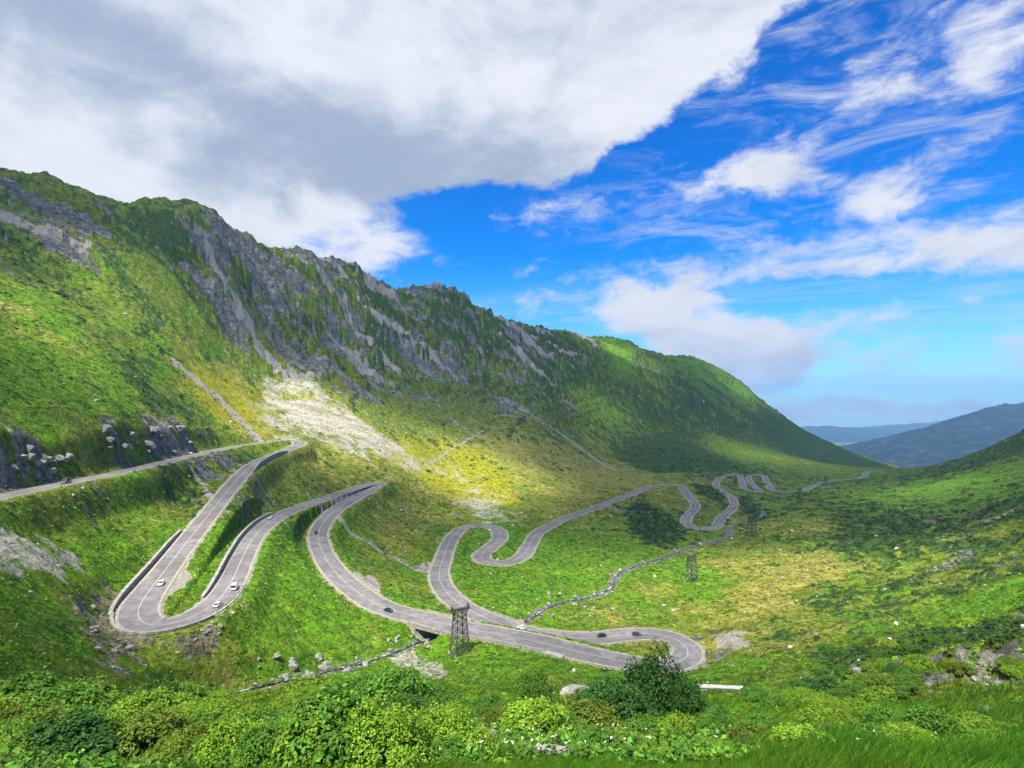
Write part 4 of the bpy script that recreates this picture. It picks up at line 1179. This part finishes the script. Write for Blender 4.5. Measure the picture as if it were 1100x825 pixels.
WHITE, DARK, GREY_, RED_ = car_paint('white_paint', (0.80, 0.80, 0.79)), car_paint('black_paint', (0.018, 0.02, 0.024)), car_paint('grey_paint', (0.10, 0.105, 0.11)), car_paint('blue_grey_paint', (0.05, 0.07, 0.10))
make_car(WHITE, 'small white car descending to the leftmost hairpin bend', road_index(166, 630), -1.9)
make_car(GREY_, 'dark van on the upper terrace road below the rock face at far left', road_index(68, 519), 0.8, van=True, away=False)
make_car(WHITE, 'white car on the curved road beside the second retaining wall', road_index(294, 556), -1.6)
make_car(DARK, 'dark car rounding the bend where the pale track meets the road', road_index(342, 573), 1.0, away=False)
make_car(WHITE, 'white car by the guard rail just after the leftmost hairpin, nearer the bend', road_index(228, 651), 2.0)
make_car(WHITE, 'white van by the guard rail after the leftmost hairpin, farther from the bend', road_index(243, 634), 2.0, van=True)
make_car(WHITE, 'white car where the two road strands run side by side near the bridge', road_index(557, 677), 1.6)
make_car(DARK, 'dark car on the farther road strand heading for the rightmost hairpin', road_index(645, 685), 0.5)
make_car(RED_, 'small blue grey car close to the rightmost hairpin', road_index(685, 681), -1.2, away=False)
make_car(DARK, 'dark car on the lower road to the right of the pale lay-by', road_index(420, 655), 1.6)

# ------------------------------------------------------------------ plants
def leaf_mat(name, translucent=0.35):
    m, q = material(name)
    oi = q.n('ShaderNodeObjectInfo')
    va = q.n('ShaderNodeVertexColor', layer_name='tint')
    c = q.mix(1.0, oi.outputs['Color'], va.outputs[0], 'MULTIPLY')
    d = q.n('ShaderNodeBsdfPrincipled', ins={'Base Color': c, 'Roughness': 0.6, 'Specular IOR Level': 0.25})
    tl = q.n('ShaderNodeBsdfTranslucent', ins={'Color': q.mix(1.0, c, (1.1, 1.15, 0.6), 'MULTIPLY')})
    mx = q.n('ShaderNodeMixShader', ins={0: translucent, 1: d.outputs[0], 2: tl.outputs[0]})
    q.n('ShaderNodeOutputMaterial', ins={'Surface': mx.outputs[0]})
    return m


MAT_LEAF = leaf_mat('leaf')
MAT_BLADE = leaf_mat('grass_blade', 0.3)
MAT_BARK = simple('bark', (0.10, 0.085, 0.06), 0.95, 0.3, 6.0)


def leaves(centres, size, up=0.35, outward=None, seed=0, aspect=0.55):
    """one folded leaf (two quads' worth as a rhomb) at each centre"""
    r = np.random.default_rng(seed)
    m = len(centres)
    nrm = r.normal(size=(m, 3)); nrm[:, 2] = np.abs(nrm[:, 2]) + up
    if outward is not None: nrm += outward * 1.2
    nrm /= np.linalg.norm(nrm, axis=1)[:, None]
    t = np.cross(nrm, r.normal(size=(m, 3))); t /= np.linalg.norm(t, axis=1)[:, None]
    b = np.cross(nrm, t)
    s = (size * r.uniform(0.6, 1.35, m))[:, None]
    V = np.stack([centres - t * s, centres + b * s * aspect + nrm * s * .18, centres + t * s, centres - b * s * aspect + nrm * s * .18], 1)
    return V.reshape(-1, 3), np.arange(4 * m).reshape(-1, 4)


def tint_of(m, seed, lo=0.55, hi=1.35, per=4):
    r = np.random.default_rng(seed)
    k = r.uniform(lo, hi, m)
    c = np.stack([k * r.uniform(0.8, 1.15, m), k, k * r.uniform(.6, 1.2, m), np.ones(m)], 1)
    return np.repeat(c, per, 0)


def bush_mesh(name, seed, clumps, per, size, flat=0.8, tall=False):
    r = np.random.default_rng(seed)
    C, O, T = [], [], []
    lobes = [(np.array([r.uniform(-.45, .45), r.uniform(-.45, .45), r.uniform(-.05, .3)]), r.uniform(.45, .75)) for _ in range(7)] if tall else [(np.zeros(3), 1.0)]
    for k in range(clumps):
        lc, ls = lobes[k % len(lobes)]
        th = r.uniform(0, 2 * math.pi); ph = math.acos(r.uniform(0.02, 1.0))
        rad = r.uniform(0.62, 1.0)
        c = np.array([math.sin(ph) * math.cos(th) * rad, math.sin(ph) * math.sin(th) * rad, (math.cos(ph) * flat + (0.10 if not tall else 0.25)) * rad])
        c = lc + c * ls
        cr = r.uniform(0.17, 0.34) * (0.75 if tall else 1.0)
        p = r.normal(size=(per, 3)); p /= np.linalg.norm(p, axis=1)[:, None]
        rr = r.uniform(0.35, 1.0, (per, 1)) ** 0.6
        q_ = c + p * rr * cr * np.array([1, 1, .8])
        q_[:, 2] = np.maximum(q_[:, 2], 0.02)
        C.append(q_); O.append(0.6 * p + 0.6 * c); kk = r.uniform(0.75, 1.2)
        T.append(np.full(per, kk))
    C, O, T = np.concatenate(C), np.concatenate(O), np.concatenate(T)
    V, F = leaves(C, size, 0.3, O, seed + 1)
    me = mesh_np(name, V, F, MAT_LEAF, False)
    tn_ = tint_of(len(C), seed + 2); tn_[:, :3] *= np.repeat(T, 4)[:, None]
    color_attr(me, 'tint', tn_)
    return me


def stems_mesh(seed, k=6):
    r = np.random.default_rng(seed)
    mb = MB()
    for j in range(k):
        th = 2 * math.pi * j / k + r.uniform(-.3, .3)
        a = np.array([0.06 * math.cos(th), 0.06 * math.sin(th), -0.15])
        b = np.array([.3 * math.cos(th), .3 * math.sin(th), .35]); c = np.array([.62 * math.cos(th), .62 * math.sin(th), r.uniform(.5, .8)])
        mb.bar(a, b, .045, .03, 6); mb.bar(b, c, .03, .012, 6)
        mb.bar(b, b + np.array([.15 * math.cos(th + 1), .15 * math.sin(th + 1), .3]), .02, .008, 5)
    me = D.meshes.new('stems'); me.from_pydata(mb.v, [], mb.f); me.materials.append(MAT_BARK)
    return me


BUSH = [bush_mesh('foliage', 500 + k, (70, 55, 95, 60)[k], (100, 110, 60, 190)[k], (0.050, 0.060, 0.042, 0.032)[k], (0.75, 0.95, 0.6, 0.85)[k]) for k in range(4)]
BIG = [bush_mesh('foliage', 540 + k, 170, 85, 0.036, 1.0, True) for k in range(2)]
STEMS = [stems_mesh(560 + k) for k in range(3)]
LIME, MID, DEEP, OLIVE = (0.180, 0.310, 0.022, 1), (0.090, 0.215, 0.022, 1), (0.045, 0.135, 0.022, 1), (0.130, 0.195, 0.020, 1)


def bush(px, py, rad, col_, label, cat='bush', group=None, big=False, tall=1.0, name='bush', k=None, rock_=0.0):
    h = hit(px, py)
    k = random.randrange(4) if k is None else k
    t = thing(name, label, cat, h + (0, 0, -0.05 * rad), random.uniform(0, 6.28), group)
    me = BIG[k % 2] if big else BUSH[k % 4]
    s = (rad * random.uniform(.9, 1.1), rad * random.uniform(.9, 1.1), rad * tall)
    fo = put('foliage', me, t, scale=s); fo.color = tuple(np.clip(np.array(col_[:3]) * random.uniform(.85, 1.15), 0, 1)) + (1,)
    put('stems', STEMS[k % 3], t, scale=tuple(0.62 * q for q in s))
    return t


# the big dark alder and its neighbours
bush(700, 778, 2.15, DEEP, 'big dark green alder bush in front of the rightmost hairpin', big=True, tall=1.9, name='alder', k=0)
bush(658, 784, 2.0, DEEP, 'dark green alder bush leaning against the left of the biggest alder', big=True, tall=1.2, name='alder', k=1)
bush(733, 775, 1.45, DEEP, 'dark rounded alder at the right flank of the biggest alder', big=True, tall=1.6, name='alder', k=1)
bush(578, 762, 2.2, MID, 'tall mid green bush standing below the culvert mouth', big=True, tall=1.35, name='alder', k=0)
bush(246, 792, 0.95, OLIVE, 'round olive yellow bush on the left brow', big=True, tall=1.0, k=0)
bush(150, 778, 1.7, DEEP, 'broad dark green bush on the left brow above the lime shrubs', big=True, tall=1.0, k=1)
bush(105, 774, 1.5, MID, 'mid green bush at the left end of the dark brow bush', big=True, tall=1.0, k=0)
bush(195, 774, 1.6, MID, 'mid green bush at the right end of the dark brow bush', big=True, tall=1.0, k=1)
bush(730, 796, 0.75, LIME, 'bright leafy shrub below the biggest alder', tall=1.15, k=1)
bush(770, 786, 0.9, MID, 'leafy green shrub right of the bright one below the biggest alder', tall=1.1, k=3)
bush(690, 790, 0.8, MID, 'mid green shrub at the foot of the biggest alder', tall=1.0, k=0)
bush(925, 752, 1.6, MID, 'bushy green shrub on the right slope left of the broken rock', big=True, tall=.9, k=0)
bush(968, 742, 1.5, MID, 'spreading shrub touching the left edge of the broken rock on the right slope', big=True, tall=.8, k=1)
GR = {'lime': (LIME, 'low leafy shrub in the thicket along the left brow', 'lime shrubs along the left brow'),
      'mid': (MID, 'leafy shrub in the thicket along the middle of the brow', 'green shrubs along the middle brow'),
      'right': (MID, 'green shrub on the grassy slope at the right', 'shrubs on the right grassy slope')}
rs = random.Random(11)
def scatter(kind, n_, x0, x1, y0, y1, r0, r1, rough=0.0):
    c, lab, grp = GR[kind]
    for _ in range(n_):
        px, py = rs.uniform(x0, x1), rs.uniform(y0, y1)
        if 985 < px < 1090 and 725 < py < 785: continue
        q_r = rs.random()
        cc = c if q_r < 0.55 else ((LIME if c is MID else MID) if q_r < .84 else (OLIVE if q_r < .92 else DEEP))
        bush(px, py, rs.uniform(r0, r1), cc, lab, group=grp, tall=rs.uniform(.75, 1.2))
scatter('lime', 62, 5, 310, 780, 826, 0.55, 1.05)
scatter('lime', 20, 5, 250, 764, 782, 1.2, 2.1)
scatter('mid', 46, 290, 500, 766, 826, 0.6, 1.25)
scatter('mid', 18, 320, 480, 754, 766, 1.8, 3.0)
scatter('mid', 26, 490, 670, 758, 790, 0.6, 1.3)
scatter('right', 40, 760, 1080, 762, 815, 0.4, 0.9)
scatter('right', 26, 800, 1090, 735, 765, 0.8, 1.6)
scatter('right', 34, 840, 1090, 686, 734, 0.8, 1.7)
scatter('right', 26, 760, 1085, 800, 824, .25, .5)
scatter('right', 10, 560, 760, 796, 822, .3, .55)


# ------------------------------------------------------------------ grass, flowers, scrub, stones: too many to count
def sample(n_, r0, r1, a0, a1, prob, seed):
    r = np.random.default_rng(seed)
    v = r.uniform(math.log(r0), math.log(r1), n_); u = np.radians(r.uniform(a0, a1, n_))
    iu = np.clip(np.searchsorted(UG, u) - 1, 0, NU - 2); iv = np.clip(np.searchsorted(VG, v) - 1, 0, NV - 2)
    ok = r.uniform(0, 1, n_) < prob[iv, iu]
    u, v = u[ok], v[ok]
    z = bilinear(GZ, UG, VG, u, v)
    return np.stack([np.exp(v) * np.sin(u), np.exp(v) * np.cos(u), z], 1), iu[ok], iv[ok]


clear = (edge > 1.3) & (d_st - sh > 0.3)
def tufts(name, pos, height, blades, width, cols, seed, lean=0.45):
    r = np.random.default_rng(seed)
    m = len(pos)
    P0 = np.repeat(pos, blades, 0); h_ = np.repeat(height, blades) * r.uniform(.6, 1.2, m * blades)
    th = r.uniform(0, 2 * math.pi, m * blades)
    sp = np.repeat(height, blades) * 0.25 * np.sqrt(r.uniform(0, 1, m * blades))
    d = np.stack([np.cos(th), np.sin(th), 0 * th], 1)
    base = P0 + d * sp[:, None]
    side = np.stack([-np.sin(th + 1.0), np.cos(th + 1.0), 0 * th], 1) * (width * np.repeat(height, blades))[:, None] * 0.5
    ln = (lean * r.uniform(.3, 1.3, m * blades) * h_)[:, None]
    wind = np.array([0.25, -0.15, 0.0]) * h_[:, None]
    mid = base + d * ln * .35 + wind * .3 + np.stack([0 * h_, 0 * h_, h_ * .6], 1)
    tip = base + d * ln + wind + np.stack([0 * h_, 0 * h_, h_], 1)
    V = np.stack([base - side, base + side, mid + side * .7, mid - side * .7, tip], 1).reshape(-1, 3)
    b = np.arange(m * blades)[:, None] * 5
    F = np.concatenate([b + np.array([[0, 1, 2]]), b + np.array([[0, 2, 3]]), b + np.array([[3, 2, 4]])], 0)
    me = mesh_np(name, V, F, MAT_BLADE, False)
    c = np.repeat(np.repeat(cols, blades, 0) * r.uniform(.7, 1.3, (m * blades, 1)), 5, 0)
    color_attr(me, 'tint', np.concatenate([c, np.ones((len(c), 1))], 1))
    o = put(name, me, kind='stuff'); o.color = (1, 1, 1, 1)
    return o


def grass_cols(pos, iu, iv, seed):
    r = np.random.default_rng(seed)
    l_, y_ = lush[iv, iu][:, None], dry[iv, iu][:, None]
    base = np.array([[0.10, 0.190, 0.012]]) * (1 - l_) + np.array([[0.070, 0.220, 0.010]]) * l_
    c = base * (1 - y_) + np.array([[0.25, 0.255, 0.022]]) * y_
    patch = fbm(pos[:, 0] / 2.2, pos[:, 1] / 2.2, 3, 77)[:, None]
    return c * (1 + 0.35 * patch) * r.uniform(.7, 1.3, (len(pos), 1))


pr_ = clear.astype(float)
pos, iu, iv = sample(26000, 8, 32, -45, 45, pr_, 21)
tall_ = 0.20 + 0.32 * sstep(np.degrees(np.arctan2(pos[:, 0], pos[:, 1])), 18, 26)
tufts('long_grass', pos, tall_ * np.random.default_rng(3).uniform(.6, 1.3, len(pos)), 11, 0.045, grass_cols(pos, iu, iv, 5) * np.array([[.72, .95, 1.0]]), 31)
pos, iu, iv = sample(36000, 30, 140, -46, 46, pr_ * (1 - np.maximum(gravel, 0.8 * scree)) * (0.35 + 0.65 * (1 - rock)), 22)
tufts('meadow_grass', pos, np.random.default_rng(4).uniform(.22, .6, len(pos)), 7, 0.13, grass_cols(pos, iu, iv, 6), 32, 0.7)

# white and yellow flowers in the near grass
r_f = np.random.default_rng(51)
fp = np.array([hit(x, y) for x, y in zip(np.concatenate([r_f.uniform(500, 700, 60), r_f.uniform(20, 480, 40), r_f.uniform(740, 1060, 14)]), np.concatenate([r_f.uniform(784, 823, 60), r_f.uniform(780, 823, 40), r_f.uniform(785, 823, 14)]))])
fp += np.stack([0 * fp[:, 0], 0 * fp[:, 0], r_f.uniform(.35, .6, len(fp))], 1)
cen = np.repeat(fp, 7, 0) + r_f.normal(size=(len(fp) * 7, 3)) * np.array([.02, .02, .01])
V, F = leaves(cen, 0.016, 0.9, None, 52, 0.9)
me = mesh_np('wildflowers', V, F, simple('petals', (0.78, 0.78, 0.70), 0.7, 0.1), False)
put('wildflowers', me, kind='stuff')


def clump_field(name, pos, size, per, leaf, cols, seed, mat=None, flat=0.55):
    """low leafy mounds: each a handful of leaf sprays round a dome"""
    r = np.random.default_rng(seed)
    m = len(pos)
    p = r.normal(size=(m, per, 3)); p[..., 2] = np.abs(p[..., 2]); p /= np.linalg.norm(p, axis=2)[..., None]
    c = pos[:, None, :] + p * size[:, None, None] * np.array([1, 1, flat]) * r.uniform(.45, 1.0, (m, per, 1))
    c = c.reshape(-1, 3)
    V, F = leaves(c, np.repeat(size, per) * leaf, 0.4, p.reshape(-1, 3), seed + 1, 0.7)
    me = mesh_np(name, V, F, MAT_LEAF, False)
    cc = np.repeat(cols, per, 0) * r.uniform(.6, 1.4, (m * per, 1))
    cc = np.repeat(cc, 4, 0)
    color_attr(me, 'tint', np.concatenate([cc, np.ones((len(cc), 1))], 1))
    o = put(name, me, kind='stuff'); o.color = (1, 1, 1, 1)
    return o


r_c = np.random.default_rng(61)
okc = clear * (1 - np.maximum.reduce([gravel, scree * .8, wet]))
pos, iu, iv = sample(120000, 60, 1500, -44, 44, okc * np.clip(0.05 + 0.5 * dark , 0, 1) * (1 - .85 * M_MT), 62)
dkk = dark[iv, iu][:, None]
cols = np.array([[0.070, 0.145, 0.014]]) * (1 - dkk) + np.array([[0.032, 0.082, 0.014]]) * dkk
dist = np.hypot(pos[:, 0], pos[:, 1])
clump_field('low_scrub', pos, r_c.uniform(.5, 1.3, len(pos)) * np.clip(dist / 300, .7, 1.7) * (0.7 + .5 * dkk[:, 0]), 16, 0.34, cols * r_c.uniform(.7, 1.4, (len(pos), 1)), 63)
pos, iu, iv = sample(60000, 55, 620, -44, 44, okc * np.clip(0.55 * lush + .35 - .5 * dark, 0, 1), 64)
clump_field('grass_tussocks', pos, r_c.uniform(.3, .8, len(pos)) * np.clip(np.hypot(pos[:, 0], pos[:, 1]) / 200, .7, 2.0), 9, 0.42, grass_cols(pos, iu, iv, 65) * np.random.default_rng(9).uniform(.5, 1.6, (len(pos), 1)), 66, flat=.45)
pos, iu, iv = sample(9000, 180, 620, -12, 30, thick * okc * (RR < 700), 67)
clump_field('dwarf_pine_thicket', pos, r_c.uniform(1.0, 2.2, len(pos)), 34, 0.22, np.array([[0.026, 0.066, 0.015]]) * r_c.uniform(.6, 1.5, (len(pos), 1)), 68, flat=.9)

# broad-leaved herbs and tall stalks roughen the near brow
pos, iu, iv = sample(4200, 13, 45, -45, 45, pr_, 81)
clump_field('leafy_herbs', pos, r_c.uniform(.14, .42, len(pos)), 26, 0.20, (np.array([[0.085, 0.200, 0.018]]) * r_c.uniform(.55, 1.6, (len(pos), 1)) * r_c.uniform(.85, 1.25, (len(pos), 3))), 82, flat=1.2)
pos, iu, iv = sample(420, 14, 40, -45, 45, pr_, 83)
tufts('tall_stalks', pos, r_c.uniform(.45, .85, len(pos)), 4, 0.03, np.array([[0.20, 0.23, 0.05]]) * r_c.uniform(.6, 1.5, (len(pos), 1)), 84, 0.25)

# stones
import bmesh
def rock_mesh(seed, sub, rough=0.35, flat=0.7):
    bm = bmesh.new(); bmesh.ops.create_icosphere(bm, subdivisions=sub, radius=1.0)
    V = np.array([v.co for v in bm.verts]); F = np.array([[v.index for v in f_.verts] for f_ in bm.faces]); bm.free()
    r = np.random.default_rng(seed)
    # chop with random planes for a broken, angular look
    for _ in range(9):
        n_ = r.normal(size=3); n_ /= np.linalg.norm(n_); d = r.uniform(.45, .85)
        s = V @ n_ - d
        V = V - np.maximum(s, 0)[:, None] * n_
    V *= (1 + rough * 0.25 * r.normal(size=(len(V), 1)) * (0.4 if sub > 2 else 1))
    return V * np.array([1.0, r.uniform(.65, .95), flat]), F


mrk, q = material('boulder_stone')
tq = q.n('ShaderNodeTexCoord').outputs['Object']; oi = q.n('ShaderNodeObjectInfo')
nq = q.noise(tq, 1.6, 9.0, 0.7, 0.4)
cq = q.ramp(nq, [(0.3, (0.07, 0.07, 0.065)), (0.5, (0.24, 0.23, 0.205)), (0.68, (0.44, 0.42, 0.37))])
cq = q.mix(q.smooth(q.noise(tq, 0.9, 4.0, .6), 0.58, 0.68), cq, (0.10, 0.12, 0.035))
bq = q.n('ShaderNodeBsdfPrincipled', ins={'Base Color': cq, 'Roughness': 0.92})
q.set(bq.inputs['Normal'], q.n('ShaderNodeBump', ins={'Strength': 0.8, 'Distance': 0.12, 'Height': nq}).outputs[0])
q.n('ShaderNodeOutputMaterial', ins={'Surface': bq.outputs[0]})
MAT_STONES = simple('pale_stone', (0.38, 0.365, 0.325), 0.95, 0.5, 0.15)
TPL = [rock_mesh(700 + k, 1) for k in range(6)]


def stones(name, pos, size, seed):
    r = np.random.default_rng(seed)
    vs, fs, b = [], [], 0
    for k, (tv, tf) in enumerate(TPL):
        sel = np.arange(k, len(pos), len(TPL)); p, s = pos[sel], size[sel]
        a = r.uniform(0, 6.28, len(sel)); c_1, s_1 = np.cos(a), np.sin(a)
        X = tv[None, :, 0] * c_1[:, None] - tv[None, :, 1] * s_1[:, None]; Y = tv[None, :, 0] * s_1[:, None] + tv[None, :, 1] * c_1[:, None]
        V = np.stack([X, Y, np.broadcast_to(tv[None, :, 2], X.shape)], -1) * s[:, None, None] + p[:, None, :] + np.array([0, 0, .15]) * s[:, None, None]
        F = (tf[None] + (np.arange(len(sel)) * len(tv))[:, None, None]).reshape(-1, 3) + b
        vs.append(V.reshape(-1, 3)); fs.append(F); b += len(sel) * len(tv)
    return put(name, mesh_np(name, np.concatenate(vs), np.concatenate(fs), MAT_STONES, False), kind='stuff')


far_ok = (edge > 1.0)
pos, iu, iv = sample(60000, 90, 800, -44, 44, far_ok * np.clip(0.030 + 0.30 * soil + .35 * wet + .22 * scree + .12 * rock * (1 - M_MT), 0, 1), 71)
r_s = np.random.default_rng(72)
stones('scattered_stones', pos, np.minimum(1.6, 0.16 / np.sqrt(r_s.uniform(.02, 1, len(pos)))) * np.clip(np.hypot(pos[:, 0], pos[:, 1]) / 200, .8, 2.2), 73)

BOULD = []
for k in range(5):
    V, F = rock_mesh(800 + k, 3, 0.25, (0.62, .75, .5, .7, .58)[k])
    BOULD.append(mesh_np('boulder', V, F, mrk, False))


def boulder(px, py, rad, label, group=None, k=None, stretch=(1, 1, 1), rot=None):
    h = hit(px, py)
    k = rs.randrange(5) if k is None else k
    o = put('boulder', BOULD[k], loc=h + (0, 0, .12 * rad), rot=rs.uniform(0, 6.28) if rot is None else rot, scale=tuple(rad * s for s in stretch), label=label, category='boulder')
    if group: o['group'] = group
    return o


boulder(582, 814, 0.85, 'flat grey rock slab in the flowers at the bottom edge', k=2, stretch=(1.0, .55, .45), rot=0.1)
boulder(910, 803, 0.33, 'pale rounded stone in the yellow grass at lower right', k=1)
boulder(898, 800, 0.24, 'small pale stone left of the rounded stone at lower right', k=3)
boulder(905, 766, 0.4, 'pale stone by the long dark grass on the right brow', k=0)
boulder(620, 745, 2.6, 'broad pale boulder left of the big dark alder', k=1, stretch=(1.2, .8, .8))
boulder(922, 722, 0.55, 'light grey boulder on the right slope among the heather', k=0)
boulder(528, 792, 0.28, 'small white stone on the flowery brow, right one of the pair', k=3); boulder(519, 793, 0.20, 'smaller white stone on the flowery brow, left one of the pair', k=1)
for _ in range(9): boulder(rs.uniform(1000, 1075), rs.uniform(716, 765), rs.uniform(.2, .65), 'broken grey brown rock in the outcrop on the right slope', 'rocks of the right outcrop', stretch=(1.3, .8, .8))
for _ in range(26): boulder(rs.uniform(275, 395), rs.uniform(704, 728), rs.uniform(.5, 1.7), 'pale boulder on the bank of the near stream', 'boulders along the near stream')
for _ in range(12): boulder(rs.uniform(415, 470), rs.uniform(682, 700), rs.uniform(.5, 1.2), 'grey boulder in the stream just below the bridge', 'boulders below the bridge')
for _ in range(22): boulder(rs.uniform(545, 670), rs.uniform(630, 668), rs.uniform(.6, 1.4), 'grey boulder along the stream beyond the bridges', 'boulders along the far stream')
for _ in range(26): boulder(rs.uniform(112, 205), rs.uniform(458, 488), rs.uniform(1.2, 3.6), 'big weathered boulder under the dark rock face above the terrace road', 'boulders above the terrace road')
for _ in range(18): boulder(rs.uniform(14, 75), rs.uniform(482, 508), rs.uniform(.8, 2.4), 'pale boulder in the road cutting at far left', 'boulders in the left cutting')
for _ in range(14): boulder(rs.uniform(185, 240), rs.uniform(664, 688), rs.uniform(.4, 1.2), 'broken rock on the bank below the leftmost hairpin', 'rocks below the hairpin')
for _ in range(14): boulder(rs.uniform(98, 140), rs.uniform(650, 700), rs.uniform(.4, 1.3), 'grey rock on the bare bank left of the hairpin', 'rocks left of the hairpin')
